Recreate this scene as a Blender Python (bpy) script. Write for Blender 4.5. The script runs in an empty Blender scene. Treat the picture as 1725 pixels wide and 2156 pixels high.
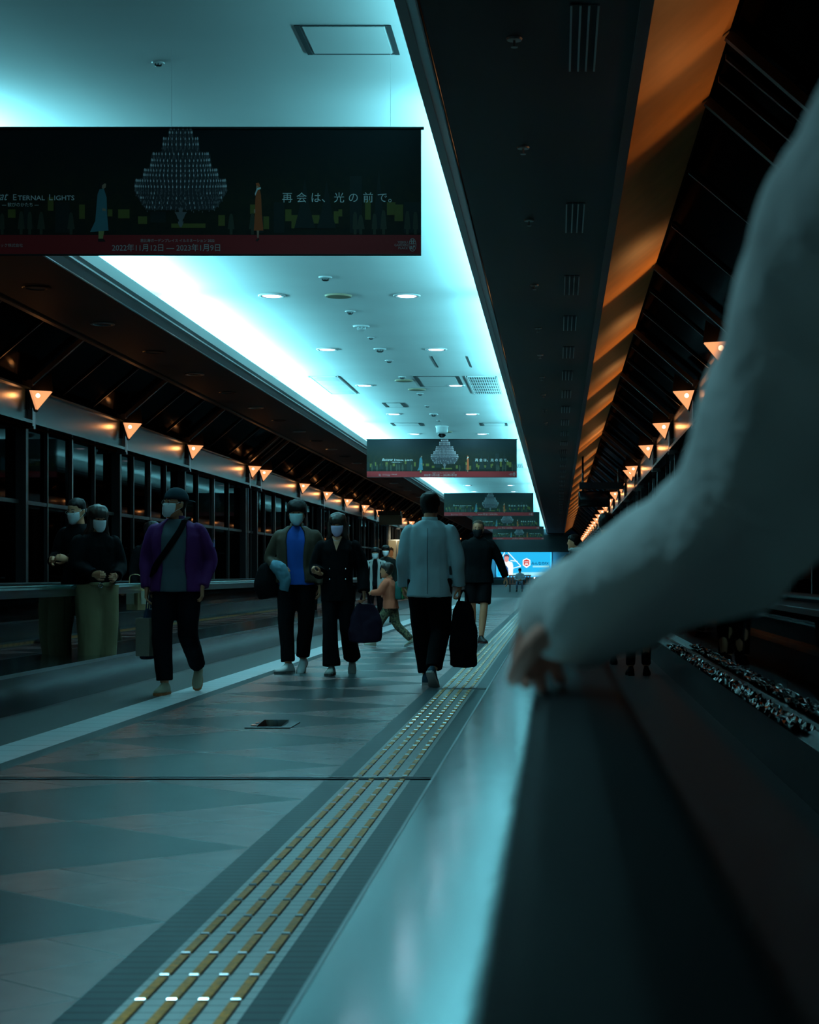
import bpy, bmesh, math, random
from mathutils import Vector, Matrix, noise
random.seed(7)
C = bpy.context.scene
COL = C.collection
PI = math.pi
R = math.radians
V = Vector
CZ = 1.05            # eye height above the floor

# ------------------------------------------------------------------ camera
cam_d = bpy.data.cameras.new('camera')
cam = bpy.data.objects.new('camera', cam_d)
COL.objects.link(cam)
C.camera = cam
cam.location = (0, 0, CZ)
cam.rotation_euler = (R(90), 0, 0)
cam_d.sensor_fit = 'HORIZONTAL'
cam_d.sensor_width = 36
cam_d.lens = 75.13
cam_d.shift_x = -(1175 - 862.5) / 1725
cam_d.shift_y = (1206 - 1078) / 1725
cam_d.clip_start = 0.02
cam_d.clip_end = 400
cam_d.dof.use_dof = True
cam_d.dof.focus_distance = 17
cam_d.dof.aperture_fstop = 8.5

# ------------------------------------------------------------------ world, exposure
C.view_settings.view_transform = 'Standard'
C.view_settings.look = 'None'
C.view_settings.gamma = 1
C.view_settings.use_curve_mapping = False
C.view_settings.exposure = 0.1
w = bpy.data.worlds.new('night')
C.world = w
w.use_nodes = True
w.node_tree.nodes['Background'].inputs[0].default_value = (0.004, 0.010, 0.014, 1)
w.node_tree.nodes['Background'].inputs[1].default_value = 0.5
C.cycles.max_bounces = 6
C.cycles.diffuse_bounces = 3
C.cycles.glossy_bounces = 4
C.cycles.transparent_max_bounces = 16
C.cycles.sample_clamp_indirect = 4
C.cycles.blur_glossy = 0.6
C.cycles.caustics_refractive = False

COVE = (0.21, 0.75, 0.88)
def area(loc, rot, sx, sy, power, color):
    l = bpy.data.lights.new('cove_light', 'AREA')
    l.shape = 'RECTANGLE'; l.size = sx; l.size_y = sy; l.energy = power; l.color = color
    o = bpy.data.objects.new('cove_light', l); COL.objects.link(o)
    o.location = loc; o.rotation_euler = rot
    return o
# fluorescent cove strips hidden behind the upstands of the ceiling recess
y = 2.0
while y < 148:
    L = (11.5 if y < 10 else 10.0) if y < 80 else 20.0
    p = (5 if y < 12 else 20) * L
    area((-0.72, y + L/2, 4.54), (0, R(180-36), 0), 0.10, L - .4, p, COVE)
    if y > 13:
        area((-5.34, y + L/2, 4.54), (0, R(180+34), 0), 0.10, L - .4, p*2.0, COVE)
    y += L

# ------------------------------------------------------------------ materials
def mat(name, col, rough=.5, metal=0, emit=None, es=0, spec=.5, nz=None, bump=None, coat=0, aniso=0):
    m = bpy.data.materials.new(name); m.use_nodes = True
    nt = m.node_tree; b = nt.nodes['Principled BSDF']
    b.inputs['Base Color'].default_value = (*col, 1)
    b.inputs['Roughness'].default_value = rough
    b.inputs['Metallic'].default_value = metal
    b.inputs['Specular IOR Level'].default_value = spec
    if coat: b.inputs['Coat Weight'].default_value = coat
    if emit:
        b.inputs['Emission Color'].default_value = (*emit, 1); b.inputs['Emission Strength'].default_value = es
    if nz or bump:
        tc = nt.nodes.new('ShaderNodeTexCoord')
    if nz:   # (scale, amount): procedural mottling of the colour
        n = nt.nodes.new('ShaderNodeTexNoise'); n.inputs['Scale'].default_value = nz[0]; n.inputs['Detail'].default_value = 3
        nt.links.new(tc.outputs['Object'], n.inputs['Vector'])
        r = nt.nodes.new('ShaderNodeMapRange')
        r.inputs['From Min'].default_value = .3; r.inputs['From Max'].default_value = .7
        r.inputs['To Min'].default_value = 1 - nz[1]; r.inputs['To Max'].default_value = 1 + nz[1]
        nt.links.new(n.outputs['Fac'], r.inputs['Value'])
        x = nt.nodes.new('ShaderNodeVectorMath'); x.operation = 'SCALE'; x.inputs[0].default_value = col
        nt.links.new(r.outputs[0], x.inputs['Scale']); nt.links.new(x.outputs[0], b.inputs['Base Color'])
    if bump:  # (scale, strength, stretch)
        n2 = nt.nodes.new('ShaderNodeTexNoise'); n2.inputs['Scale'].default_value = bump[0]; n2.inputs['Detail'].default_value = 2
        mp = nt.nodes.new('ShaderNodeMapping'); mp.inputs['Scale'].default_value = bump[2] if len(bump) > 2 else (1, 1, 1)
        nt.links.new(tc.outputs['Object'], mp.inputs['Vector']); nt.links.new(mp.outputs[0], n2.inputs['Vector'])
        bp_ = nt.nodes.new('ShaderNodeBump'); bp_.inputs['Strength'].default_value = bump[1]; bp_.inputs['Distance'].default_value = .01
        nt.links.new(n2.outputs['Fac'], bp_.inputs['Height']); nt.links.new(bp_.outputs[0], b.inputs['Normal'])
    return m

def glass(name, tint=(.75, .8, .82), rough=.02, refl=.9):
    m = bpy.data.materials.new(name); m.use_nodes = True; nt = m.node_tree; nt.nodes.clear()
    o = nt.nodes.new('ShaderNodeOutputMaterial'); t = nt.nodes.new('ShaderNodeBsdfTransparent'); g = nt.nodes.new('ShaderNodeBsdfGlossy')
    t.inputs[0].default_value = (*tint, 1); g.inputs['Color'].default_value = (refl, refl, refl, 1); g.inputs['Roughness'].default_value = rough
    f = nt.nodes.new('ShaderNodeFresnel'); f.inputs[0].default_value = 1.52
    mx = nt.nodes.new('ShaderNodeMixShader')
    nt.links.new(f.outputs[0], mx.inputs[0]); nt.links.new(t.outputs[0], mx.inputs[1]); nt.links.new(g.outputs[0], mx.inputs[2]); nt.links.new(mx.outputs[0], o.inputs[0])
    return m

class NG:
    """tiny helper for shader maths"""
    def __init__(s, name, rough=.4, spec=.5):
        s.m = bpy.data.materials.new(name); s.m.use_nodes = True; s.nt = s.m.node_tree
        s.b = s.nt.nodes['Principled BSDF']; s.b.inputs['Roughness'].default_value = rough; s.b.inputs['Specular IOR Level'].default_value = spec
        tc = s.nt.nodes.new('ShaderNodeTexCoord'); s.vec = tc.outputs['Object']
        sp = s.nt.nodes.new('ShaderNodeSeparateXYZ'); s.nt.links.new(s.vec, sp.inputs[0])
        s.x, s.y, s.z = sp.outputs
    def f(s, op, a, b=0.0, c=0.0):
        n = s.nt.nodes.new('ShaderNodeMath'); n.operation = op
        for i, v in enumerate((a, b, c)):
            if isinstance(v, (int, float)): n.inputs[i].default_value = v
            else: s.nt.links.new(v, n.inputs[i])
        return n.outputs[0]
    def mix(s, fac, a, b):
        n = s.nt.nodes.new('ShaderNodeMix'); n.data_type = 'RGBA'
        for i, v in ((0, fac), (6, a), (7, b)):
            if isinstance(v, (int, float)): n.inputs[i].default_value = v
            elif isinstance(v, tuple): n.inputs[i].default_value = (*v, 1)
            else: s.nt.links.new(v, n.inputs[i])
        return n.outputs[2]
    def noise(s, scale, det=2, vec=None):
        n = s.nt.nodes.new('ShaderNodeTexNoise'); n.inputs['Scale'].default_value = scale; n.inputs['Detail'].default_value = det
        s.nt.links.new(vec or s.vec, n.inputs['Vector']); return n.outputs['Fac']
    def out(s, col, rough=None):
        s.nt.links.new(col, s.b.inputs['Base Color'])
        if rough is not None: s.nt.links.new(rough, s.b.inputs['Roughness'])
        return s.m

M = {}
# diamond paving
g = NG('diamond_tiles', .30, .30)
xc, hw, y0, hp = -2.065, .885, 6.53, .695
a = g.f('DIVIDE', g.f('SUBTRACT', g.x, xc), hw)
b_ = g.f('DIVIDE', g.f('SUBTRACT', g.y, y0), hp)
u1 = g.f('ADD', a, b_); u2 = g.f('SUBTRACT', a, b_)
fy = g.f('ABSOLUTE', g.f('SUBTRACT', g.f('FRACT', g.f('ADD', g.f('MULTIPLY', b_, .5), .5)), .5))
inside = g.f('LESS_THAN', g.f('ADD', g.f('ABSOLUTE', a), g.f('MULTIPLY', fy, 2)), 1.0)
def line(u, per, wd):
    t = g.f('ABSOLUTE', g.f('SUBTRACT', g.f('FRACT', g.f('ADD', g.f('DIVIDE', g.f('ADD', u, 1.0), per), .5)), .5))
    return g.f('LESS_THAN', t, wd)
grout = g.f('MAXIMUM', line(u1, 2/3, .012), line(u2, 2/3, .012))
nz_ = g.noise(5, 2)
c0 = g.mix(inside, (.33, .215, .21), (.006, .018, .022))
c1 = g.mix(g.f('MULTIPLY', nz_, .5), c0, (.05, .05, .05))
c2 = g.mix(g.f('MULTIPLY', grout, .75), c1, (.012, .014, .016))
rr = g.f('ADD', .27, g.f('MULTIPLY', inside, .05))
g.nt.links.new(g.f('SUBTRACT', .42, g.f('MULTIPLY', inside, .32)), g.b.inputs['Specular IOR Level'])
M['diamond'] = g.out(c2, rr)
# small dark tiles beside the tactile path
def strip_mat(name, c, cd, per, rough, w_=.12, sp_=.4):
    global g
    g = NG(name, rough, sp_)
    ly = line(g.y, per, w_)
    cc = g.mix(g.f('MULTIPLY', g.noise(40, 2), .6), c, cd)
    return g.out(g.mix(g.f('MULTIPLY', ly, .8), cc, tuple(q*.08 for q in cd)))
M['dark_tile'] = strip_mat('small_dark_tiles', (.045, .075, .085), (.03, .05, .056), .066, .42, .12, .15)
M['tactile'] = strip_mat('pale_tactile_tiles', (.56, .64, .62), (.46, .53, .51), .066, .30, .06)
M['white_stripe'] = strip_mat('pale_stripe_tiles', (.85, .92, .94), (.66, .74, .76), .30, .35, .015)
M['walk_tile'] = strip_mat('brown_side_tiles', (.05, .04, .04), (.03, .025, .025), .30, .35, .02, .2)
M['floor_dark'] = mat('dark_floor', (.012, .014, .016), .6, spec=.2, nz=(20, .3))
M['ceil_white'] = mat('ceiling_white', (.80, .84, .84), .7, nz=(.8, .03))
M['ceil_dark'] = mat('ceiling_dark', (.014, .0115, .010), .55, spec=.2, nz=(1.2, .12))
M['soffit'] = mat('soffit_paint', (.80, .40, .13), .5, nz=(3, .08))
M['lip'] = mat('lip_metal', (.22, .25, .26), .4, .3)
M['upstand'] = mat('upstand', (.55, .60, .60), .5)
M['steel'] = mat('brushed_steel', (.36, .40, .42), .32, 1, bump=(30, .08, (1, .05, 1)))
M['deck_steel'] = mat('polished_deck', (.46, .56, .58), .13, 1, bump=(7, .12, (1, .25, 1)))
M['skirt_steel'] = mat('skirt_steel', (.12, .14, .15), .18, 1, bump=(9, .10, (1, .12, 1)))
M['crumple'] = mat('rippled_steel', (.03, .03, .03), .25, .6, bump=(14, .3, (1, .8, 1)))
M['black_metal'] = mat('black_metal', (.012, .013, .015), .4, .3)
M['dark_metal'] = mat('dark_grey_metal', (.025, .03, .033), .4, .5)
M['blocker'] = mat('blocker_black', (.002, .002, .002), .8, spec=.05)  # near-black for the light-blocking plates above the sconces
M['fin'] = mat('rafter_metal', (.07, .08, .075), .34, .8)
M['beam'] = mat('glossy_beam', (.018, .028, .032), .24, .5, bump=(2, .03))
M['rubber'] = mat('black_rubber', (.003, .006, .007), .6, spec=.04)
M['pallet'] = mat('pallet_tread', (.012, .012, .014), .6, spec=.1)
M['glass'] = glass('balustrade_glass', (.34, .40, .41), .02, 1)
M['night_glass'] = glass('night_glass', (.02, .025, .03), .03, .13)
M['roof_glass'] = glass('roof_glass', (.02, .025, .03), .1, .03)
M['gold'] = mat('guide_bar_yellow', (.85, .36, .04), .45, 0, nz=(60, .3))
M['stud'] = mat('stud_silver', (.85, .88, .9), .18, 1)
M['bar_side'] = mat('guide_bar_side', (.10, .04, .03), .5)
M['lamp_glass'] = None
M['white'] = mat('white_print', (.95, .97, .97), .7)
M['shine'] = mat('white_fitting', (.7, .73, .74), .4)
M['beige'] = mat('beige_cover', (.52, .44, .30), .6)
M['grille'] = mat('vent_dark', (.05, .055, .06), .6)
M['seam'] = mat('seam_dark', (.02, .03, .035), .8)

def emis(name, col, s):
    m = bpy.data.materials.new(name); m.use_nodes = True; nt = m.node_tree; nt.nodes.clear()
    o = nt.nodes.new('ShaderNodeOutputMaterial'); e = nt.nodes.new('ShaderNodeEmission')
    e.inputs[0].default_value = (*col, 1); e.inputs[1].default_value = s
    nt.links.new(e.outputs[0], o.inputs[0]); return m
M['downlight'] = emis('downlight_glow', (.80, .84, 1), 9)
M['bulb'] = emis('bulb_glow', (1, .72, .50), 9)
def lamp_glass():
    m = bpy.data.materials.new('lamp_diffuser'); m.use_nodes = True; nt = m.node_tree; nt.nodes.clear()
    o = nt.nodes.new('ShaderNodeOutputMaterial'); e = nt.nodes.new('ShaderNodeEmission'); t = nt.nodes.new('ShaderNodeBsdfTransparent')
    e.inputs[0].default_value = (1, .40, .17, 1); e.inputs[1].default_value = 1.5
    t.inputs[0].default_value = (.85, .7, .55, 1)
    mx = nt.nodes.new('ShaderNodeMixShader'); mx.inputs[0].default_value = .5
    nt.links.new(e.outputs[0], mx.inputs[1]); nt.links.new(t.outputs[0], mx.inputs[2]); nt.links.new(mx.outputs[0], o.inputs[0]); return m
M['lamp_glass'] = lamp_glass()

# ------------------------------------------------------------------ mesh helpers
def obj(name, bm, m, parent=None, smooth=False, loc=None):
    me = bpy.data.meshes.new(name)
    if isinstance(bm, bmesh.types.BMesh):
        bm.to_mesh(me); bm.free()
    else: me = bm; me.name = name; me.materials.clear()
    for q in (m if isinstance(m, (list, tuple)) else [m]): me.materials.append(q)
    if smooth:
        for p in me.polygons: p.use_smooth = True
    o = bpy.data.objects.new(name, me); COL.objects.link(o)
    if parent: o.parent = parent
    if loc: o.location = loc
    return o
def tag(o, label, cat, group=None):
    o['label'] = label; o['category'] = cat
    if group: o['group'] = group
    return o
def thing(name, label, cat, loc=(0, 0, 0), rz=0, group=None):
    o = bpy.data.objects.new(name, None); COL.objects.link(o); o.empty_display_size = .1
    o.location = loc; o.rotation_euler = (0, 0, rz)
    return tag(o, label, cat, group)
def struct(name, bm, m, parent=None, smooth=False):
    o = obj(name, bm, m, parent, smooth)
    if not parent: o['kind'] = 'structure'
    return o
def copy_tree(o, parent=None):
    c = o.copy(); COL.objects.link(c)
    if parent: c.parent = parent
    for ch in list(o.children): copy_tree(ch, c)
    return c
def box(bm, x0, x1, y0, y1, z0, z1, mi=0):
    vs = [bm.verts.new(p) for p in ((x0,y0,z0),(x1,y0,z0),(x1,y1,z0),(x0,y1,z0),(x0,y0,z1),(x1,y0,z1),(x1,y1,z1),(x0,y1,z1))]
    for f in ((0,3,2,1),(4,5,6,7),(0,1,5,4),(1,2,6,5),(2,3,7,6),(3,0,4,7)):
        fc = bm.faces.new([vs[i] for i in f]); fc.material_index = mi
    return vs
def prism(bm, pts, y0, y1, mi=0):
    """polygon in XZ (list of (x,z)) extruded along Y"""
    a = [bm.verts.new((p[0], y0, p[1])) for p in pts]; b = [bm.verts.new((p[0], y1, p[1])) for p in pts]
    n = len(pts); fs = [bm.faces.new(a), bm.faces.new(b[::-1])]
    for i in range(n): fs.append(bm.faces.new((a[i], b[i], b[(i+1) % n], a[(i+1) % n])))
    for f in fs: f.material_index = mi
    bmesh.ops.recalc_face_normals(bm, faces=fs)
def cyl(bm, c0, c1, r0, r1=None, n=16, mi=0, caps=True):
    r1 = r0 if r1 is None else r1
    c0, c1 = V(c0), V(c1); d = (c1 - c0).normalized()
    u = d.orthogonal().normalized(); v = d.cross(u)
    A = [bm.verts.new(c0 + (u*math.cos(2*PI*i/n) + v*math.sin(2*PI*i/n))*r0) for i in range(n)]
    B = [bm.verts.new(c1 + (u*math.cos(2*PI*i/n) + v*math.sin(2*PI*i/n))*r1) for i in range(n)]
    fs = [bm.faces.new((A[i], A[(i+1) % n], B[(i+1) % n], B[i])) for i in range(n)]
    if caps: fs += [bm.faces.new(A[::-1]), bm.faces.new(B)]
    for f in fs: f.material_index = mi
    return fs
def ball(bm, c, r, sub=2, mi=0):
    r = r if isinstance(r, (tuple, list)) else (r, r, r)
    q = bmesh.ops.create_icosphere(bm, subdivisions=sub, radius=1, matrix=Matrix.Translation(c) @ Matrix.Diagonal((*r, 1)))
    for v in q['verts']:
        for f in v.link_faces: f.material_index = mi
    return q['verts']
def NB(): return bmesh.new()
def bevel(bm, w_, seg=2):
    bmesh.ops.bevel(bm, geom=bm.edges[:], offset=w_, segments=seg, affect='EDGES', profile=.6)
def rings(bm, rs, caps=True, closed=True):
    """skin a list of vertex rings"""
    vs = [[bm.verts.new(p) for p in r] for r in rs]; n = len(rs[0])
    for a, b in zip(vs, vs[1:]):
        for i in range(n if closed else n-1): bm.faces.new((a[i], a[(i+1) % n], b[(i+1) % n], b[i]))
    if caps and closed:
        bm.faces.new(vs[0][::-1]); bm.faces.new(vs[-1])
    return vs
def tube(bm, pts, rad, n=14, ref=(1, 0, 0)):
    """bent tapering tube; rad items may be (r_ref, r_other)"""
    pts = [V(p) for p in pts]; out = []; ref = V(ref)
    for i, p in enumerate(pts):
        d = (pts[min(i+1, len(pts)-1)] - pts[max(i-1, 0)]).normalized()
        u = (ref - d*ref.dot(d))
        if u.length < .05: u = d.orthogonal()
        u.normalize(); v = d.cross(u)
        r = rad[i]; ru, rv = r if isinstance(r, (tuple, list)) else (r, r)
        out.append([p + u*math.cos(2*PI*k/n)*ru + v*math.sin(2*PI*k/n)*rv for k in range(n)])
    rings(bm, out)
def smooth_path(pts, rad, k=4):
    """catmull-rom resample of points and radii"""
    pts = [V(p) for p in pts]; rad = [V((r, r)) if not isinstance(r, (tuple, list)) else V(r) for r in rad]
    P, Q = [], []
    for i in range(len(pts)-1):
        for j in range(k):
            t = j/k
            def cr(L):
                p0, p1, p2, p3 = L[max(i-1, 0)], L[i], L[i+1], L[min(i+2, len(L)-1)]
                return .5*((2*p1) + (p2-p0)*t + (2*p0-5*p1+4*p2-p3)*t*t + (3*p1-p0-3*p2+p3)*t**3)
            P.append(cr(pts)); Q.append(tuple(cr(rad)))
    P.append(pts[-1]); Q.append(tuple(rad[-1])); return P, Q
def stube(bm, pts, rad, k=4, n=14, ref=(1, 0, 0)):
    p, r = smooth_path(pts, rad, k); tube(bm, p, r, n, ref)
def fuse(bm, voxel, it=3, wr=0, fr=9, seed=0, st=(1, 1, 1)):
    """merge overlapping closed shells into one continuous mesh (+ cloth folds)"""
    me = bpy.data.meshes.new('t'); bmesh.ops.recalc_face_normals(bm, faces=bm.faces[:]); bm.to_mesh(me); bm.free()
    o = bpy.data.objects.new('t', me); COL.objects.link(o)
    md = o.modifiers.new('r', 'REMESH'); md.mode = 'VOXEL'; md.voxel_size = voxel
    if it:
        s = o.modifiers.new('s', 'SMOOTH'); s.factor = .5; s.iterations = it
    dg = bpy.context.evaluated_depsgraph_get()
    m2 = bpy.data.meshes.new_from_object(o.evaluated_get(dg))
    bpy.data.objects.remove(o); bpy.data.meshes.remove(me)
    if wr:
        off = V((seed*3.1, seed*1.7, seed*.9)); ns = [v.normal.copy() for v in m2.vertices]
        for v, n in zip(m2.vertices, ns):
            q = V((v.co.x*st[0], v.co.y*st[1], v.co.z*st[2]))*fr + off
            v.co += n*wr*(noise.noise(q) + .5*noise.noise(q*2.1) - .2)
    return m2
def join_mesh(*ms):
    bm = NB()
    for m in ms: bm.from_mesh(m)
    return bm
def text_mesh(s, size, m, parent, loc, rot=(PI/2, 0, 0), align='LEFT', shear=0, spacing=1, bold=0, name='lettering', sx=1, ext=0):
    c = bpy.data.curves.new('t', 'FONT'); c.body = s; c.size = size; c.align_x = align; c.shear = shear
    c.space_character = spacing; c.offset = bold; c.extrude = ext; c.resolution_u = 3
    o = bpy.data.objects.new('t', c); COL.objects.link(o)
    dg = bpy.context.evaluated_depsgraph_get(); me = bpy.data.meshes.new_from_object(o.evaluated_get(dg))
    bpy.data.objects.remove(o)
    x = Matrix.Translation(loc) @ Matrix.Rotation(rot[2], 4, 'Z') @ Matrix.Rotation(rot[0], 4, 'X') @ Matrix.Diagonal((sx, 1, 1, 1))
    me.transform(x)
    return obj(name, me, m, parent)

# ------------------------------------------------------------------ the setting
XC = -3.03
def mir(x): return 2*XC - x
YE = 150.0
# floor in strips of different paving
bm = NB()
F = [(-9.0, -5.9, 4), (-5.9, -4.45, 6), (-4.45, -3.38, 4), (-3.38, -3.07, 3), (-3.07, -2.95, 5), (-2.95, -1.18, 0), (-1.18, -1.06, 1), (-1.06, -.748, 2), (-.748, .10, 1), (.10, 1.5, 6), (1.5, 3.2, 4)]
for x0, x1, mi in F:
    for a_, b_, q in ((-3, 72.5, mi), (72.5, YE, 6)):
        f = bm.faces.new([bm.verts.new(p) for p in ((x0, a_, 0), (x1, a_, 0), (x1, b_, 0), (x0, b_, 0))]); f.material_index = q
struct('floor', bm, [M['diamond'], M['dark_tile'], M['tactile'], M['white_stripe'], M['walk_tile'], M['floor_dark'], M['floor_dark']])
# expansion joints across the floor
for k, (yy, hw_) in enumerate(((8.72, .045), (15.45, .05), (42.5, .05))):
    xl = -1.18 if k == 1 else -4.03
    bm = NB(); box(bm, xl, -.455, yy-hw_, yy+hw_, .0, .006); box(bm, xl, -.455, yy-hw_*.25, yy+hw_*.25, .006, .009, 1)
    struct('trim_%d' % (k+1), bm, [M['steel'] if k != 0 else M['dark_metal'], M['stud'] if k == 0 else M['black_metal']])
# white ceiling recess with coves
Z0 = CZ + 3.25; Z1 = CZ + 3.37; Z2 = CZ + 3.51; ZC = CZ + 3.84
bm = NB(); box(bm, -5.66, -.40, -3, YE, ZC, ZC+.1); struct('ceiling', bm, M['ceil_white'])
for sgn in (1, -1):
    def X(x): return x if sgn == 1 else mir(x)
    side = 'right' if sgn == 1 else 'left'
    bm = NB(); prism(bm, [(X(-.80), Z0), (X(.54), Z0), (X(.54), Z0+.06), (X(-.80), Z0+.06)], -3, YE); struct('ceiling', bm, M['ceil_dark'])
    bm = NB(); prism(bm, [(X(-.80), Z0), (X(-.966), Z1), (X(-.94), Z1+.02), (X(-.77), Z0+.02)], -3, YE)
    struct('trim_%d' % (4 if sgn == 1 else 5), bm, M['lip'])
    bm = NB(); prism(bm, [(X(-.966), Z1), (X(-.966), Z2), (X(-.946), Z2), (X(-.946), Z1)], -3, YE)
    prism(bm, [(X(-.42), Z0+.05), (X(-.42), ZC), (X(-.40), ZC), (X(-.40), Z0+.05)], -3, YE)
    prism(bm, [(X(-.946), Z0+.06), (X(-.40), Z0+.06), (X(-.40), Z0+.08), (X(-.946), Z0+.08)], -3, YE)
    struct('trim_%d' % (6 if sgn == 1 else 7), bm, M['upstand'])
    # thin steel edge bead of the lip
    bm = NB(); cyl(bm, (X(-.80), -3, Z0-.004), (X(-.80), YE, Z0-.004), .012, n=8); struct('trim_%d' % (8 if sgn == 1 else 9), bm, M['steel'], smooth=True)
    # groove at the outer edge of the dark ceiling, then the sloping soffit
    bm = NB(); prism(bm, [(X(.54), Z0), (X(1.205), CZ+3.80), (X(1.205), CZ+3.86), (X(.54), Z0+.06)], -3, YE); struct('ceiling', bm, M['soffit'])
    bm = NB(); prism(bm, [(X(.47), Z0-.02), (X(.545), Z0-.02), (X(.545), Z0+.01), (X(.47), Z0+.01)], -3, YE); struct('trim_%d' % (10 if sgn == 1 else 11), bm, M['dark_metal'])
    bm = NB(); prism(bm, [(X(2.2), CZ+2.98), (X(1.24), CZ+3.80), (X(1.24), CZ+3.83), (X(2.2), CZ+3.01)], -3, YE); struct('window_%d' % (1 if sgn == 1 else 2), bm, M['roof_glass'])
    bm = NB(); prism(bm, [(X(2.36), .12), (X(2.36), CZ+2.3), (X(2.38), CZ+2.3), (X(2.38), .12)], -3, YE); struct('window_%d' % (3 if sgn == 1 else 4), bm, M['night_glass'])
    bm = NB(); prism(bm, [(X(2.30), .0), (X(2.30), .14), (X(2.42), .14), (X(2.42), 0)], -3, YE); struct('baseboard_'+side, bm, M['dark_metal'])
    # outer wall closing off the night side
    bm = NB(); prism(bm, [(X(3.1), 0), (X(3.1), CZ+4.6), (X(3.15), CZ+4.6), (X(3.15), 0)], -3, YE); struct('wall_'+side, bm, M['black_metal'])
bm = NB(); box(bm, -9.2, 3.2, YE, YE+.1, 0, CZ+4.6)
struct('wall_end', bm, mat('end_wall', (.035, .045, .055), .5))
bm = NB(); box(bm, -9.2, 3.2, -3.1, -3, 0, CZ+4.6); struct('wall_back', bm, M['black_metal'])
bm = NB(); box(bm, -9.2, 3.2, -3, YE, CZ+4.6, CZ+4.7); struct('ceiling', bm, M['black_metal'])
bm = NB(); box(bm, -8.6, 2.4, 144, 144.3, CZ+1.75, CZ+3.24); struct('trim_12', bm, mat('header', (.008, .014, .018), .5))

# bays: posts, brackets, beams, rafters
base_Y = [4.8, 11.97, 13.65, 21.0, 26.6, 32.3, 37.9, 45.3, 47.0, 54.2, 59.7, 65.5, 71.3]
YB = base_Y + [71.3 + 5.65*i for i in range(1, 13)]
def frame_bay(sgn, ya, yb, k):
    def X(x): return x if sgn == 1 else mir(x)
    bm = NB(); box(bm, min(X(2.38), X(2.20)), max(X(2.38), X(2.20)), ya-.06, ya+.06, 0, CZ+2.26)
    post = struct('trim_%d' % k, bm, M['dark_metal'])
    bm = NB(); box(bm, min(X(2.26), X(2.10)), max(X(2.26), X(2.10)), ya-.05, ya+.10, CZ+2.28, CZ+3.0)
    box(bm, min(X(2.28), X(2.08)), max(X(2.28), X(2.08)), ya-.06, ya+.03, CZ+2.24, CZ+2.28)
    obj('bracket', bm, M['steel'], post)
    bm = NB(); t = V((2.13-1.205, -(3.80-2.99))).normalized(); nrm = V((t.y, -t.x))
    if nrm.y > 0: nrm = -nrm
    p0 = V((2.17, 2.96)); p1 = V((1.215, 3.79)); q0 = p0 + nrm*.07; q1 = p1 + nrm*.07
    prism(bm, [(X(p0.x), CZ+p0.y), (X(p1.x), CZ+p1.y), (X(q1.x), CZ+q1.y), (X(q0.x), CZ+q0.y)], ya-.035, ya+.035)
    obj('rafter', bm, M['fin'], post)
    if yb - ya > 1:
        bm = NB(); 
        prism(bm, [(X(2.17), CZ+2.36), (X(2.17), CZ+2.85), (X(2.3), CZ+2.85), (X(2.3), CZ+2.36)], ya+.1, yb-.05)
        prism(bm, [(X(2.10), CZ+2.32), (X(2.10), CZ+2.37), (X(2.3), CZ+2.37), (X(2.3), CZ+2.32)], ya+.1, yb-.05)
        prism(bm, [(X(2.12), CZ+2.84), (X(2.12), CZ+2.87), (X(2.3), CZ+2.87), (X(2.3), CZ+2.84)], ya+.1, yb-.05)
        obj('beam', bm, M['beam'], post)
        for j in (1, 2):
            ym = ya + (yb-ya)*j/3
            bm = NB(); prism(bm, [(X(1.23), CZ+3.76), (X(2.2), CZ+2.945), (X(2.2), CZ+2.985), (X(1.23), CZ+3.80)], ym-.018, ym+.018)
            obj('glazing_bar', bm, M['dark_metal'], post)
        for j in (1, 2, 3):
            ym = ya + (yb-ya)*j/4
            bm = NB(); box(bm, min(X(2.36), X(2.30)), max(X(2.36), X(2.30)), ym-.03, ym+.03, .14, CZ+2.3)
            obj('mullion', bm, M['dark_metal'] if j != 2 else M['steel'], post)
        bm = NB(); box(bm, min(X(2.36), X(2.31)), max(X(2.36), X(2.31)), ya+.06, yb-.06, CZ+1.08, CZ+1.14)
        obj('transom', bm, M['dark_metal'], post)
k = 13
for sgn in (-1, 1):
    for i, ya in enumerate(YB):
        yb = YB[i+1] if i+1 < len(YB) else ya+5.6
        frame_bay(sgn, ya, yb, k); k += 1
# ------------------------------------------------------------------ wall sconces
ordinal = ['nearest', 'second', 'third', 'fourth', 'fifth', 'sixth', 'seventh', 'eighth', 'ninth', 'tenth']
def sconce(sgn):
    """origin at wall side, top of the lamp; +x is towards the corridor"""
    root = thing('wall_sconce', '', 'wall lamp')
    s = -sgn
    tri = [(0, 0), (.34*s, -.02), (.10*s, -.31)]
    bm = NB(); prism(bm, [(p[0]*.97+.005*s, p[1]*.97-.004) for p in tri], -.13, -.02)
    obj('glass_shade', bm, M['lamp_glass'], root)
    bm = NB()
    prism(bm, [(-.01*s, .004), (.345*s, -.016), (.345*s, -.026), (-.01*s, -.006)], -.14, -.128)
    prism(bm, [(-.01*s, 0), (.008*s, 0), (.11*s, -.32), (.085*s, -.34)], -.145, .01)
    prism(bm, tri, -.012, .004)
    obj('lamp_frame', bm, M['dark_metal'], root)
    bm = NB(); box(bm, min(-.12*s, 0), max(-.12*s, 0), -.07, .05, -.30, -.02); obj('mounting_plate', bm, M['black_metal'], root)
    bm = NB(); cyl(bm, (.125*s, -.012, -.085), (.125*s, -.045, -.085), .02, n=12); obj('bulb_socket', bm, M['shine'], root, True)
    bm = NB(); ball(bm, (.125*s, -.070, -.085), .036, 2); obj('bulb', bm, M['bulb'], root, True)
    bm = NB(); prism(bm, [(0, .05), (0, .0), (.345*s, -.015), (.31*s, .27)], -.010, .004); obj('gusset_blocker', bm, M['blocker'], root)  # small plate enlarged and blackened to cut lamp light past the rafter
    return root
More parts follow.
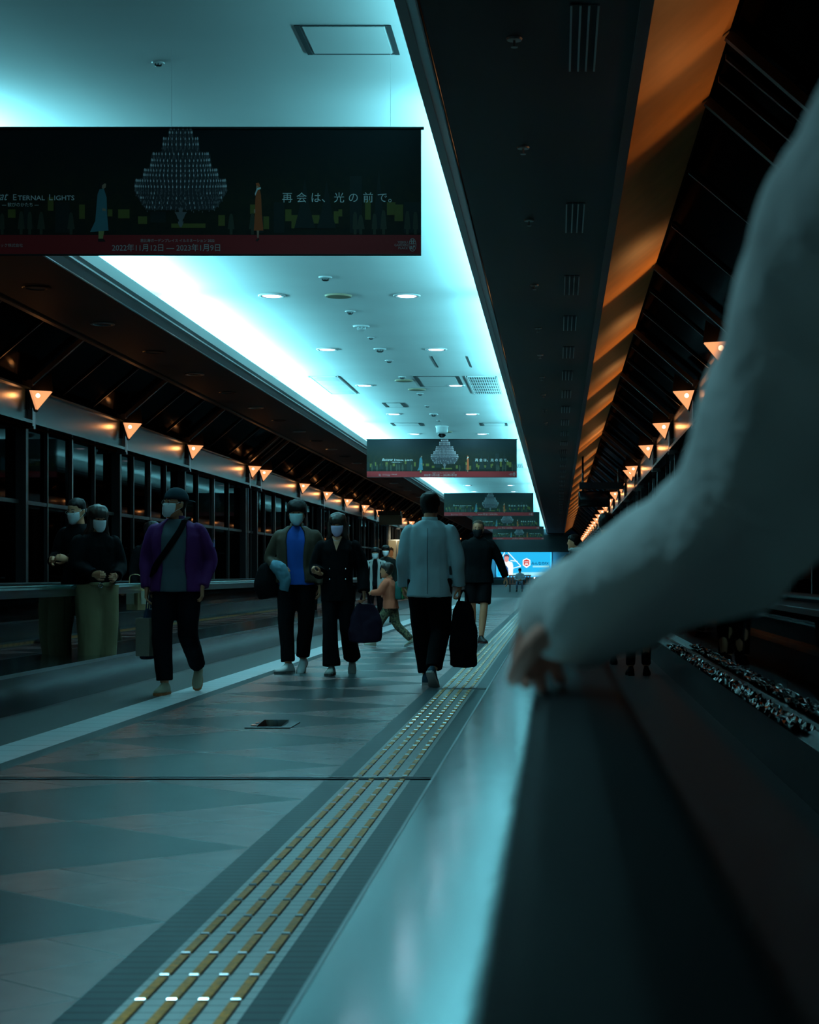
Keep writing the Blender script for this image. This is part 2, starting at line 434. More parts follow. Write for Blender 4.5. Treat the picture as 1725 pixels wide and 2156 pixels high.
for sgn in (-1, 1):
    src = sconce(sgn)
    word = 'left' if sgn < 0 else 'right'
    X0 = 2.10 if sgn == 1 else mir(2.10)
    vis = [y for y in YB if y > (25 if sgn < 0 else 20)]
    n = 0
    for i, ya in enumerate([y for y in YB if y > 8]):
        o = src if i == 0 else copy_tree(src)
        o.location = (X0 - .02*(-sgn), ya - .05, CZ + 2.83)
        if ya in vis:
            j = vis.index(ya)
            if j < 10:
                o['label'] = 'glowing orange triangular sconce on the %s wall, %s one in view counted from the front' % (word, ordinal[j])
            else:
                o['label'] = 'tiny glowing triangular sconce far down the %s wall, past the tenth' % word
                o['group'] = 'far sconces on the %s wall' % word
        else:
            o['label'] = 'orange triangular sconce on the %s wall, nearer than every visible one' % word; o['group'] = 'unseen near sconces'
        l = bpy.data.lights.new('lamp_light', 'POINT'); l.energy = 5; l.color = (1, .42, .13); l.shadow_soft_size = .035
        lo = bpy.data.objects.new('lamp_light', l); COL.objects.link(lo)
        l2 = bpy.data.lights.new('lamp_uplight', 'SPOT'); l2.energy = 10 if ya < 15 else 32; l2.color = (1, .42, .12); l2.spot_size = R(84); l2.spot_blend = .55; l2.shadow_soft_size = .03
        lo2 = bpy.data.objects.new('lamp_uplight', l2); COL.objects.link(lo2); lo2.location = (X0 + (.15 if sgn < 0 else -.15), ya - .12, CZ + 2.84)
        lo2.rotation_euler = V((1.0 if sgn < 0 else -1.0, -.62, .62)).to_track_quat('-Z', 'Y').to_euler()
        lo.location = (X0 + (.145 if sgn < 0 else -.145), ya - .170, CZ + 2.745)

# ------------------------------------------------------------------ moving walkways
def walkway(name, label, x_in, x_out, deck_x, ya, yb, s):
    """x_in: handrail on the corridor side, x_out: far handrail, deck_x: edge of the outer deck"""
    root = thing(name, label, 'moving walkway', ((x_in+x_out)/2, ya, 0))
    ox, oy = (x_in+x_out)/2, ya; L = yb - ya
    def px(x): return x - ox
    for q, xh in enumerate((x_in, x_out)):
        bm = NB()
        prof = [(-.040, -.028), (-.046, -.012), (-.042, .0), (-.030, .008), (0, .011), (.030, .008), (.042, 0), (.046, -.012), (.040, -.028)]
        zt = .945 - .011
        prism(bm, [(px(xh)+a, zt+b) for a, b in prof], 0, L)
        # rounded turn-down of the rail at its far end
        pts = [(px(xh), L, zt-.01)] + [(px(xh), L + .32*math.sin(t), zt-.01-.32*(1-math.cos(t))) for t in [PI*i/8 for i in range(1, 9)]]
        tube(bm, pts, [(.042, .016)]*len(pts), 10)
        h = obj('handrail', bm, M['rubber'], root)
        if q == 0 and s < 0:
            h.data.materials[0] = M['rail_green']
        bm = NB(); box(bm, px(xh)-.030, px(xh)+.030, 0, L, .84, .905); box(bm, px(xh)-.036, px(xh)+.036, 0, L, .862, .872)
        obj('rail_channel', bm, M['steel'], root)
        yy = 0
        while yy < L - .1:
            y2 = min(yy + 1.9, L)
            bm = NB(); box(bm, px(xh)-.006, px(xh)+.006, yy+.006, y2-.006, .30, .845)
            obj('glass_panel', bm, M['glass'], root); yy += 1.9
    e = deck_x
    lo, hi = sorted((px(e), px(x_in) + (.03 if e < x_in else -.03)))
    bm = NB(); box(bm, lo, hi, 0, L, .285, .30)
    obj('outer_deck', bm, M['deck_steel'], root)
    bm = NB(); xs = px(e); d = .012 if e < x_in else -.012
    box(bm, min(xs, xs+d), max(xs, xs+d), 0, L, .0, .285)
    sk = obj('outer_skirt', bm, M['skirt_steel'], root)
    bm = NB(); box(bm, min(xs, xs-d*.4)-.002, max(xs, xs-d*.4)+.002, 0, L, .275, .302)
    obj('skirt_edge', bm, M['steel'], sk)
    i0, i1 = sorted((px(x_in), px(x_out)))
    bm = NB(); box(bm, i0+.16, i1-.16, 0, L, .004, .03)
    obj('pallet_belt', bm, M['pallet'], root)
    for a in (i0+.02, i1-.17):
        bm = NB(); box(bm, a, a+.15, 0, L, .0, .295); obj('inner_skirt', bm, M['crumple'] if s > 0 else M['skirt_steel'], root)
    bm = NB(); a0, a1 = sorted((px(x_out)-.03*s, px(x_out)+.30*s)); box(bm, a0, a1, 0, L, .27, .30); box(bm, a0+.02, a1-.02, 0, L, 0, .27)
    obj('outer_deck', bm, M['black_metal'], root)
    return root
M['rail_green'] = mat('green_rail', (.05, .12, .12), .16, .1, spec=.8)  # glossy dark green for the left walkway's corridor-side handrail
walkway('moving_walkway', 'glass-sided moving walkway running along the left side of the corridor', -4.42, -5.85, -4.03, 2.0, 40.0, -1)
wr_ = walkway('moving_walkway', 'moving walkway on the right whose black handrail fills the foreground', .022, 1.27, -.454, -2.0, 62.0, 1)

bm = NB(); rnd = random.Random(5); nx_, ny_ = 7, 150
gv = [[bm.verts.new((1.09 + .12*i/nx_ - .646, 8 + 9.2*j/ny_ + 2 + rnd.uniform(-.02, .02), .302 + rnd.uniform(0, .035))) for i in range(nx_+1)] for j in range(ny_+1)]
for j in range(ny_):
    for i in range(nx_):
        a_ = (gv[j][i], gv[j][i+1], gv[j+1][i+1], gv[j+1][i])
        bm.faces.new((a_[0], a_[1], a_[2])); bm.faces.new((a_[0], a_[2], a_[3]))
obj('glint_strip', bm, mat('glint_orange', (.06, .022, .010), .14, 1), wr_)  # added faceted strip; its orange tint stands in for lamp sparkles
# ------------------------------------------------------------------ tactile path
tp = thing('tactile_paving', 'pale tactile guide strip with four yellow ridges along the floor', 'tactile paving', (-.904, 2, 0))
SEG = .257
bxs = [-1.022, -.945, -.867, -.788]
for x in bxs:
    bm = NB(); y = -1 + .10
    while y < 58:
        x_ = x + .904
        vs = box(bm, x_-.012, x_+.012, y+.02, y+SEG-.02, 0, .006)
        box(bm, x_-.014, x_+.014, y+.02, y+SEG-.02, 0, .0035, 1)
        if abs(y + 2 + SEG - 8.72) > .08:
            z = .008 + random.random()*.002
            cyl(bm, (x_-.012, y+SEG, -.004+z*.5), (x_+.012, y+SEG, -.004+z*.5), .009, n=8, mi=2)
        y += SEG
    obj('guide_bar', bm, [M['gold'], M['bar_side'], M['stud']], tp)

# floor outlet plate with its glossy lid
fp = thing('floor_hatch', 'small square floor plate with a glossy reflecting lid near the white stripe', 'floor hatch', (-1.96, 11.75, 0))
bm = NB(); box(bm, -.155, .155, -.22, .22, 0, .006); obj('hatch_frame', bm, M['black_metal'], fp)
bm = NB(); box(bm, -.085, .085, -.16, .16, .006, .009)
for v in bm.verts:
    if v.co.z > .007: v.co.z += (v.co.y+.16)*.055
obj('hatch_lid', bm, mat('mirror_lid', (.75, .85, .9), .04, 1), fp)
bm = NB(); box(bm, -.135, -.10, -.1, -.04, .006, .012); box(bm, -.135, -.11, .08, .13, .006, .012); obj('hatch_catch', bm, M['stud'], fp)

# ------------------------------------------------------------------ ceiling fittings
def downlight():
    r = thing('ceiling_downlight', '', 'ceiling light', group='paired downlights in the white ceiling')
    bm = NB(); n = 28
    rs = [[V((math.cos(2*PI*i/n)*rr, math.sin(2*PI*i/n)*rr, zz)) for i in range(n)] for rr, zz in ((.19, 0), (.185, -.014), (.15, -.016), (.135, .0), (.125, .0))]
    rings(bm, rs, caps=False); obj('trim_ring', bm, M['shine'], r, True)
    bm = NB(); cyl(bm, (0, 0, -.002), (0, 0, -.0085), .128, n=24); obj('diffuser', bm, M['downlight'], r)
    return r
src = downlight(); first = True
rows = [18.0, 23.67, 29.35, 35.0, 41.3, 47.2, 52.8, 58.5, 64.2, 75, 80.7, 86.4]
for j, yy in enumerate(rows):
    for q, xx in enumerate((-3.96, -2.09)):
        o = src if first else copy_tree(src); first = False
        o.location = (xx, yy, ZC - .002)
        sd = ('left', 'right')[q]
        if j == 0: lb = '%s downlight hidden behind the top of the nearest banner' % sd
        elif j <= 4: lb = 'round white downlight, %s of the %s pair beyond the nearest banner' % (sd, ('', 'first', 'second', 'third', 'fourth')[j])
        else: lb = '%s one of a distant downlight pair in the white ceiling beyond the second banner' % sd
        o['label'] = lb
        l = bpy.data.lights.new('downlight_beam', 'SPOT'); l.energy = 130; l.color = (.34, .84, 1.0); l.spot_size = R(150); l.spot_blend = .8; l.shadow_soft_size = .12
        lo = bpy.data.objects.new('downlight_beam', l); COL.objects.link(lo); lo.location = (xx, yy, ZC-.03)
for j, yy in enumerate((9.7, 4.9)):
    for xx in (-2.09,):
        l = bpy.data.lights.new('downlight_beam', 'SPOT'); l.energy = 580 if j else 190; l.color = (.34, .84, 1.0); l.spot_size = R(78 if j else 172); l.spot_blend = .8; l.shadow_soft_size = .12
        lo = bpy.data.objects.new('downlight_beam', l); COL.objects.link(lo); lo.location = (xx, yy-3, ZC-.03)
        o = copy_tree(src); o.location = (xx, yy-3, ZC-.002); o['label'] = 'round downlight above the %s frame edge, out of view' % ('top', 'near')[j]
for j, (xx, yy) in enumerate(((-3.04, 23.67), (-3.07, 34.1), (-2.95, 35.75), (-3.05, 46.5))):
    bm = NB(); cyl(bm, (0, 0, 0), (0, 0, -.02), .19, .175, n=28); o = obj('ceiling_speaker', bm, M['beige'], None, False, (xx, yy, ZC-.001))
    bm = NB(); cyl(bm, (0, 0, -.018), (0, 0, -.024), .155, .15, n=28); obj('speaker_grille', bm, mat('olive_grille', (.20, .17, .09), .6), o)
    tag(o, 'round beige ceiling disc, ' + ('between the first pair of downlights', 'nearer of two beside the access panel', 'farther of two beside the access panel', 'just above the second banner')[j], 'ceiling speaker', 'beige ceiling discs')
dets = [(-3.01, 12.87, .5), (-3.02, 22.2, .9), (-3.05, 25.1, .8), (-3.06, 26.6, 1.3), (-3.05, 27.9, .6), (-3.05, 29.3, 1.1), (-3.05, 30.9, .8), (-3.05, 33.5, .8), (-2.95, 36.6, .8), (-3.0, 39.3, .7), (-3.0, 41.3, 1.1), (-2.99, 43.0, .6)]
dl = ['small fitting at the top of the picture above the nearest banner', 'left of and above the first beige disc', 'between the first and second pairs of downlights, small', 'largest one, above the second pair of downlights',
      'tiny one just below the largest detector', 'between the second pair of downlights', 'just below the second pair of downlights', 'just above the nearer of two beige discs',
      'just below the farther of two beige discs', 'halfway between access panel and dome camera', 'between the fourth pair of downlights', 'just above the dome camera']
for (xx, yy, s), lb in zip(dets, dl):
    r = thing('smoke_detector', 'small white ceiling detector, ' + lb, 'smoke detector', (xx, yy, ZC), 0, 'small ceiling detectors')
    bm = NB(); cyl(bm, (0, 0, 0), (0, 0, -.018*s), .10*s, .09*s, n=20); obj('base', bm, M['shine'], r)
    bm = NB()
    for t in range(6): cyl(bm, (.05*s*math.cos(t), .05*s*math.sin(t), -.018*s), (.045*s*math.cos(t), .045*s*math.sin(t), -.045*s), .006*s, n=6)
    cyl(bm, (0, 0, -.045*s), (0, 0, -.058*s), .055*s, .03*s, n=16); obj('sensor_head', bm, M['dark_metal'] if s < 1.2 else M['shine'], r)
# vents
def vent(x0, x1, y0, y1, nx, ny, label, cols):
    r = thing('ceiling_vent', label, 'air vent', ((x0+x1)/2, (y0+y1)/2, ZC), 0, 'ceiling vents')
    w2, h2 = (x1-x0)/2, (y1-y0)/2
    bm = NB(); box(bm, -w2, w2, -h2, h2, -.006, 0); obj('backing', bm, M['grille'], r)
    bm = NB()
    for a in (-1, 1):
        box(bm, a*w2-.02, a*w2+.02, -h2-.02, h2+.02, -.02, 0); box(bm, -w2, w2, a*h2-.02, a*h2+.02, -.02, 0)
    obj('frame', bm, M['shine'], r)
    bm = NB()
    for i in range(1, ny):
        yy = -h2 + 2*h2*i/ny; box(bm, -w2, w2, yy-.045, yy+.045, -.014, -.004)
    for i in range(1, nx):
        xx = -w2 + 2*w2*i/nx; box(bm, xx-.009, xx+.009, -h2, h2, -.012, -.004)
    obj('louvre', bm, M['shine'], r)
vent(-4.86, -4.32, 33.4, 36.6, 22, 4, 'square slatted vent in the white ceiling on the left of the third downlight pair', 4)
vent(-1.79, -1.20, 33.4, 36.6, 13, 6, 'square grid vent in the white ceiling on the right of the third downlight pair', 6)
vent(-1.75, -1.25, 60, 62.5, 8, 5, 'pale grid vent seen just right of the second banner', 5)
def hatch(x0, x1, y0, y1, label, bold=.02, lid=True, sides='all'):
    bm = NB()
    if sides == 'all':
        box(bm, x0, x1, y0, y0+bold, -.004, 0); box(bm, x0, x1, y1-bold, y1, -.004, 0)
    box(bm, x0, x0+bold*2, y0, y1, -.006, 0); box(bm, x1-bold*2, x1, y0, y1, -.006, 0)
    for v in bm.verts: v.co -= V(((x0+x1)/2, (y0+y1)/2, 0))
    r = obj('access_panel', bm, M['seam'], None, False, ((x0+x1)/2, (y0+y1)/2, ZC-.003)); tag(r, label, 'access panel', 'ceiling access panels')
    if lid:
        bm = NB(); box(bm, (x0-x1)/2+bold*3, (x1-x0)/2-bold*3, (y0-y1)/2+bold*1.4, (y1-y0)/2-bold*1.4, -.005, 0); obj('panel', bm, M['ceil_white'], r)
hatch(-1.85, -1.17, 11.98, 12.65, 'square access panel with a dark seam at the top right of the white ceiling', .018)
hatch(-2.83, -1.93, 33.4, 35.2, 'access panel between the two vents beside the beige discs', .03)
hatch(-3.98, -3.48, 38.6, 39.6, 'faint access panel left of the fourth downlight pair', .03)
hatch(-2.25, -1.6, 30.3, 31.9, 'faint access panel just below the right lamp of the second pair', .012, False, 'v')
hatch(-4.3, -3.5, 43.8, 44.6, 'faint access panel above the left end of the second banner', .03)
hatch(-2.0, -1.3, 43.8, 44.6, 'faint access panel above the right end of the second banner', .03)
# dome camera
dc = thing('dome_camera', 'white dome security camera hanging above the second banner', 'security camera', (-3.03, 44.7, ZC))
bm = NB(); rings(bm, [[V((math.cos(2*PI*i/24)*r, math.sin(2*PI*i/24)*r, z)) for i in range(24)] for r, z in ((.17, 0), (.17, -.03), (.15, -.05), (.15, -.16), (.13, -.20))]); obj('housing', bm, M['shine'], dc, True)
bm = NB(); ball(bm, (0, 0, -.20), .11, 3); obj('dome', bm, mat('dark_dome', (.01, .01, .012), .08), dc, True)
# slot diffusers and sprinklers in the dark ceiling on the right
ys = [10.4, 15.65] + [19.3 + 2.94*i for i in range(26)]
r0 = thing('slot_diffuser', '', 'air vent', (.155, ys[0], Z0), 0, 'slot diffusers in the dark right ceiling')
bm = NB(); box(bm, -.075, .075, -.63, .63, -.004, 0); obj('slot', bm, M['seam'], r0)
bm = NB()
for xx in (-.078, -.025, .025, .078): box(bm, xx-.006, xx+.006, -.64, .64, -.014, -.002)
obj('slot_frame', bm, M['steel'], r0)
for i, yy in enumerate(ys):
    o = r0 if i == 0 else copy_tree(r0); o.location.y = yy
    if i < 8: o['label'] = 'long slotted diffuser in the dark right ceiling, %s from the top of the picture' % (['first'] + ordinal[1:])[i]
    else: o['label'] = 'small distant slotted diffuser in the dark right ceiling, beyond the eighth'
for i in range(10):
    yy = [10.4, 13.06, 15.75, 19.3, 22.7, 25.5, 28.4, 31.2, 34.1, 37][i]
    bm = NB(); cyl(bm, (0, 0, 0), (0, 0, -.012), .05, .045, n=16); cyl(bm, (0, 0, -.012), (0, 0, -.05), .008, n=6, mi=1); cyl(bm, (0, 0, -.05), (0, 0, -.055), .022, n=12, mi=1)
    o = obj('sprinkler_head', bm, [M['lip'], M['lip']], None, False, (-.265, yy, Z0))
    tag(o, 'small round sprinkler head in the dark right ceiling, %s from the top of the picture' % (['first'] + ordinal[1:])[i], 'sprinkler', 'sprinklers in the dark right ceiling')
# recessed oval lights in the dark left ceiling
yy = 19.5; i = 0
while yy < 80:
    r = thing('recessed_fitting', '', 'ceiling fitting', (-5.95, yy, Z0), 0, 'dark recessed fittings in the left ceiling')
    bm = NB(); n = 20
    rs = [[V((math.cos(2*PI*k/n)*rr, math.sin(2*PI*k/n)*rr, zz)) for k in range(n)] for rr, zz in ((.16, 0), (.155, -.012), (.12, -.012), (.11, -.003))]
    rings(bm, rs, caps=False); obj('ring', bm, M['steel'] if i % 2 else M['ceil_dark'], r)
    bm = NB(); cyl(bm, (0, 0, -.001), (0, 0, -.004), .115, n=20); obj('recess', bm, M['seam'], r)
    r['label'] = ('%s dark round fitting in the left ceiling, counted from the front' % (['first'] + ordinal[1:])[i]) if i < 8 else 'distant dark round fitting in the left ceiling, past the eighth'
    yy += 2.83; i += 1

# ------------------------------------------------------------------ banners
BW, BH = 3.65, .925
S1 = 12.5/3600
def bx(px, py): return ((px-890)*S1 + BW/2, (535.5-py)*S1)   # banner-local metres, x from centre, z from the bottom
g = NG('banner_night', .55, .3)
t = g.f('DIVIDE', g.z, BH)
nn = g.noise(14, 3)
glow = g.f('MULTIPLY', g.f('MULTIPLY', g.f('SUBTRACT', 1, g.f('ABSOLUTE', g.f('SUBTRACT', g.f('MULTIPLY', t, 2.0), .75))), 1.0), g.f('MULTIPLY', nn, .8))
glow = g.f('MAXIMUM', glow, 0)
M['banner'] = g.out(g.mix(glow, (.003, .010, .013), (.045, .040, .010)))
M['b_red'] = mat('banner_red', (.40, .010, .014), .55)
M['b_yellow'] = mat('banner_windows', (.17, .145, .022), .6)
M['b_shape'] = mat('banner_silhouettes', (.007, .016, .016), .6)
M['b_people'] = mat('banner_crowd', (.055, .060, .040), .6)
M['b_blue'] = mat('banner_coat_blue', (.09, .24, .30), .6)
M['b_orange'] = mat('banner_coat_orange', (.62, .10, .02), .6)
M['b_skin'] = mat('banner_skin', (.55, .30, .2), .6)
M['b_sand'] = mat('banner_trousers', (.42, .36, .12), .6)
M['b_dark'] = mat('banner_hair', (.02, .01, .01), .6)
M['b_crystal'] = mat('banner_crystal', (.95, .92, .95), .6)
M['b_crystal2'] = mat('banner_crystal_dim', (.22, .20, .22), .6)
M['b_pale'] = mat('banner_pale_text', (.62, .50, .50), .6)
def poly(bm, pts, y=-.004, mi=0):
    f = bm.faces.new([bm.verts.new((p[0], y, p[1])) for p in pts]); f.material_index = mi; return f
def bpoly(bm, pts, y=-.004, mi=0): return poly(bm, [bx(*p) for p in pts], y, mi)
def brect(bm, x0, y0, x1, y1, y=-.004, mi=0): return bpoly(bm, [(x0, y0), (x1, y0), (x1, y1), (x0, y1)], y, mi)
def make_banner():
    r = thing('hanging_banner', '', 'banner', (0, 0, 0), 0, 'illumination banners hanging in a row from the ceiling')
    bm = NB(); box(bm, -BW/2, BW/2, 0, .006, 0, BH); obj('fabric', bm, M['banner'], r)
    bm = NB(); cyl(bm, (-BW/2-.02, .003, BH), (BW/2+.02, .003, BH), .012, n=10); cyl(bm, (-BW/2, .003, 0), (BW/2, .003, 0), .008, n=8); obj('hanging_rod', bm, M['dark_metal'], r)
    for xx in (-1.6, 0, 1.6):
        bm = NB(); cyl(bm, (xx, .003, BH), (xx, .003, BH+.585), .0012, n=6); obj('hanging_wire', bm, M['shine'], r)
    bm = NB(); x0 = bx(0, 0)
    L = -BW/2+.001; Rr = BW/2-.001
    poly(bm, [(L, .003), (Rr, .003), (Rr, bx(0, 494)[1]), (L, bx(0, 494)[1])], -.003); obj('red_band', bm, M['b_red'], r)
    # lit windows of the printed town
    bm = NB(); rnd = random.Random(3)
    W = [(463,452,477,475),(530,430,545,450),(556,455,570,482),(604,440,617,465),(617,452,630,480),(660,452,676,470),(706,444,716,470),(716,440,724,455),(772,420,784,462),(818,425,836,452),(834,430,852,465),
         (364,470,436,479),(294,455,313,471),(252,440,276,459),(230,440,240,455),(170,430,182,460),(104,415,116,443),(20,440,36,458),(-30,430,-14,460),(-70,440,-52,462),(-110,430,-96,458),(-140,440,-126,465)]
    for q in W: brect(bm, *q)
    obj('window_print', bm, M['b_yellow'], r)
    bm = NB()
    for cx, top, hw_ in ((645, 378, 22), (691, 380, 20), (801, 355, 12), (60, 400, 16), (-60, 400, 18), (-110, 395, 14)):
        bpoly(bm, [(cx, top), (cx+hw_*.5, top+60), (cx+hw_, 480), (cx-hw_, 480), (cx-hw_*.5, top+60)], -.0045)
    for q in ((740, 370, 765, 490), (545, 455, 558, 490), (580, 425, 602, 490), (854, 425, 888, 490), (-158, 430, -145, 490), (120, 425, 150, 490), (320, 445, 352, 468)): brect(bm, *q, y=-.0042)
    obj('tree_print', bm, M['b_shape'], r)
    bm = NB()
    for cx in (490, 535, 751, 763, 792, 811, 861, 878, 90, 153, 66, 48, 8, -20, -90, -125):
        h = rnd.uniform(40, 50); wd = rnd.uniform(5, 9)
        bpoly(bm, [(cx-2, 492-h), (cx+2, 492-h), (cx+4, 498-h), (cx+wd, 482), (cx+3, 482), (cx+3, 493), (cx-3, 493), (cx-3, 482), (cx-wd, 482), (cx-4, 498-h)], -.005)
    obj('crowd_print', bm, M['b_people'], r)
    # two printed figures
    bm = NB()
    bpoly(bm, [(213, 398), (222, 396), (228, 415), (229, 450), (232, 485), (193, 488), (204, 465), (207, 430), (209, 408)], -.006, 0)
    bpoly(bm, [(211, 486), (223, 486), (220, 502), (211, 502)], -.006, 1); bpoly(bm, [(210, 502), (222, 502), (226, 508), (210, 508)], -.006, 3)
    bpoly(bm, [(217, 388), (222, 384), (227, 387), (226, 394), (221, 398), (217, 394)], -.006, 2); bpoly(bm, [(215, 384), (222, 382), (224, 386), (219, 389), (218, 395), (214, 393)], -.0065, 3); bpoly(bm, [(219, 438), (226, 439), (226, 444), (219, 443)], -.0065, 2)
    obj('figure_print', bm, [M['b_blue'], M['b_sand'], M['b_skin'], M['b_dark']], r)
    bm = NB()
    bpoly(bm, [(543, 400), (550, 396), (553, 410), (555, 450), (558, 485), (538, 485), (540, 450), (541, 420)], -.006, 0)
    bpoly(bm, [(544, 485), (549, 485), (548, 500), (545, 500)], -.006, 2); bpoly(bm, [(541, 505), (549, 500), (549, 504), (545, 508)], -.006, 3)
    bpoly(bm, [(543, 389), (548, 386), (550, 391), (547, 397), (543, 396)], -.006, 2); bpoly(bm, [(542, 385), (548, 384), (551, 390), (549, 395), (546, 390), (543, 392)], -.0065, 4)
    bpoly(bm, [(544, 396), (552, 393), (553, 397), (546, 400), (541, 412), (540, 408)], -.0065, 1); bpoly(bm, [(538, 440), (541, 440), (541, 448), (538, 447)], -.0065, 2)
    obj('figure_print', bm, [M['b_orange'], M['white'], M['b_skin'], M['b_dark'], M['b_orange']], r)
    # chandelier print
    bm = NB(); rnd = random.Random(11)
    def drop(cx, cy, w_, h, mi): bpoly(bm, [(cx, cy-h), (cx+w_*.5, cy-h*.2), (cx+w_*.3, cy+h*.4), (cx-w_*.3, cy+h*.4), (cx-w_*.5, cy-h*.2)], -.007 - mi*-.0005, mi)
    out = [(25, 270), (27, 288), (38, 290), (40, 318), (62, 324), (66, 352), (79, 356), (81, 374), (97, 378), (98, 402), (88, 420), (80, 432), (70, 442)]
    bpoly(bm, [(384-w_, y_) for w_, y_ in out] + [(384+w_, y_) for w_, y_ in out[::-1]], -.0056, 2)
    tiers = [(274, 22, 8), (283, 24, 9), (296, 36, 13), (308, 37, 13), (328, 58, 20), (341, 61, 21), (352, 63, 23), (362, 76, 27), (372, 78, 27), (384, 94, 35), (396, 96, 37), (406, 92, 35), (416, 86, 31), (426, 79, 27), (436, 72, 23)]
    for cy, hw_, n in tiers:
        for i in range(n):
            a_ = -1 + 2*i/(n-1); cx = 384 + hw_*math.sin(a_*PI/2)
            yy = cy + (1-abs(a_))*2.0*(1 if cy > 330 else .3)
            if cy < 400:
                drop(cx, yy-4, 2.6, 4.6, 0)
                brect(bm, cx-.5, yy-4, cx+.5, yy+6, -.0062, 1)
            else: drop(cx, yy, 2.4, 4.5, 0 if rnd.random() < .25 else 1)
            drop(cx+rnd.uniform(-3, 3), yy+rnd.uniform(2, 9), 1.6, 3, 1)
    for k in range(150):
        cy = rnd.uniform(285, 437); hw_ = 24 + (cy-285)*.7 if cy < 380 else 92 - (cy-380)*.45
        cx = 384 + rnd.uniform(-1, 1)*hw_*.9; h = rnd.uniform(1.5, 4)
        brect(bm, cx-.45, cy-h, cx+.45, cy+h, -.0061, 1)
    for y0, y1, wd in ((437, 446, 5), (446, 452, 13), (452, 460, 9), (460, 466, 5), (466, 474, 6), (474, 478, 3)):
        bpoly(bm, [(384-wd, y0), (384+wd, y0), (384+wd*.7, y1), (384-wd*.7, y1)], -.0065, 1)
    obj('chandelier_print', bm, [M['b_crystal'], M['b_crystal2'], mat('banner_crystal_base', (.05, .045, .055), .6)], r)
    def T(s, px, py, h, **k):
        p = bx(px, py); kw = dict(m=M['white'], parent=r, loc=(p[0], -.008, p[1])); kw.update(k); mm = kw.pop('m'); pr = kw.pop('parent'); return text_mesh(s, h*S1, mm, pr, **kw)
    T('Baccarat', -56, 421, 26, shear=.45, sx=.82)
    T('E', 30, 421, 18, bold=.0004); T('TERNAL', 41, 421, 14, sx=1.12, bold=.0004)
    T('L', 106, 421, 18, bold=.0004); T('IGHTS', 117, 421, 14, sx=1.12, bold=.0004)
    T('— 歓びのかたち —', 8, 434, 9.5, sx=.95)
    T('再', 597, 424, 23); T('会', 627, 424, 23); T('は、', 657, 424, 23); T('光', 706, 424, 23); T('の', 736, 424, 23); T('前', 767, 424, 23); T('で。', 797, 424, 23)
    T('恵比寿ガーデンプレイス イルミネーション 2022', 299, 509, 7.8, m=M['b_pale'], sx=.93, bold=.0002)
    T('2022年11月12日 — 2023年1月9日', 239, 527, 16.5, m=M['b_pale'], sx=.96, bold=.0004)
    T('協力：バカラ パシフィック株式会社', -78, 519, 8, m=M['b_pale']); T('後援：フランス大使館', -78, 527.5, 8, m=M['b_pale'])
    T('YEBISU', 862, 512, 7, m=M['b_pale'], align='RIGHT'); T('GARDEN', 862, 518, 7, m=M['b_pale'], align='RIGHT'); T('PLACE', 862, 524, 7, m=M['b_pale'], align='RIGHT')
    bm = NB()
    def oval(cx, cy, a, b, n=20): return [(cx + a*math.cos(2*PI*i/n), cy + b*math.sin(2*PI*i/n)) for i in range(n)]
    O, I = oval(872, 515, 8, 14), oval(872, 515, 6.8, 12.6)
    for i in range(20): bpoly(bm, [O[i], O[(i+1) % 20], I[(i+1) % 20], I[i]], -.006)
    for q in ((869, 504, 871, 514), (873, 504, 875, 514), (866, 507, 878, 508.5), (866, 512, 878, 513.5), (867, 517, 871, 524), (873, 516, 877, 520), (872, 520, 874, 526)): brect(bm, *q, y=-.006)
    obj('emblem', bm, M['b_pale'], r)
    return r
bn = make_banner()
for i, yy in enumerate((12.5, 41.6, 69.8, 93.0, 122.0)):
    o = bn if i == 0 else copy_tree(bn)
    o.location = (-1.0 - BW/2, yy, CZ + 3.25*(1 if i < 3 else 1) - BH + (0 if i < 3 else .05))
    o['label'] = 'dark banner with printed chandelier, ' + ('nearest and largest, cut by the left edge', 'second one, under the dome camera', 'third of the row', 'fourth of the row', 'fifth, farthest and lowest of the row')[i]
# ------------------------------------------------------------------ people
SK = {}
def cmat(name, col, rough=.8, **k):
    k.setdefault('spec', .5 if rough < .6 else .12)
    if name not in SK: SK[name] = mat(name, col, rough, **k)
    return SK[name]
skin = cmat('skin', (.62, .25, .13), .5)
hairm = cmat('black_hair', (.008, .006, .006), .5, spec=.15)
HP = [(-.122, .022, .028, .052), (-.112, .040, .046, .042), (-.09, .053, .066, .030), (-.06, .063, .082, .017), (-.02, .070, .093, .006), (.02, .075, .098, 0), (.06, .074, .097, -.003), (.09, .062, .082, -.006), (.112, .040, .055, -.008), (.122, .012, .016, -.008)]
def hprof(z):
    z = max(HP[0][0], min(HP[-1][0], z))
    for a, b in zip(HP, HP[1:]):
        if a[0] <= z <= b[0]:
            t = (z-a[0])/(b[0]-a[0]); return [a[i] + (b[i]-a[i])*t for i in (1, 2, 3)]
def hpt(th, z, off=0):
    """point of the head surface; th=0 is the face"""
    rx, ry, y0 = hprof(z)
    return V(((rx+off)*math.sin(th), y0 + (ry+off)*math.cos(th), z))
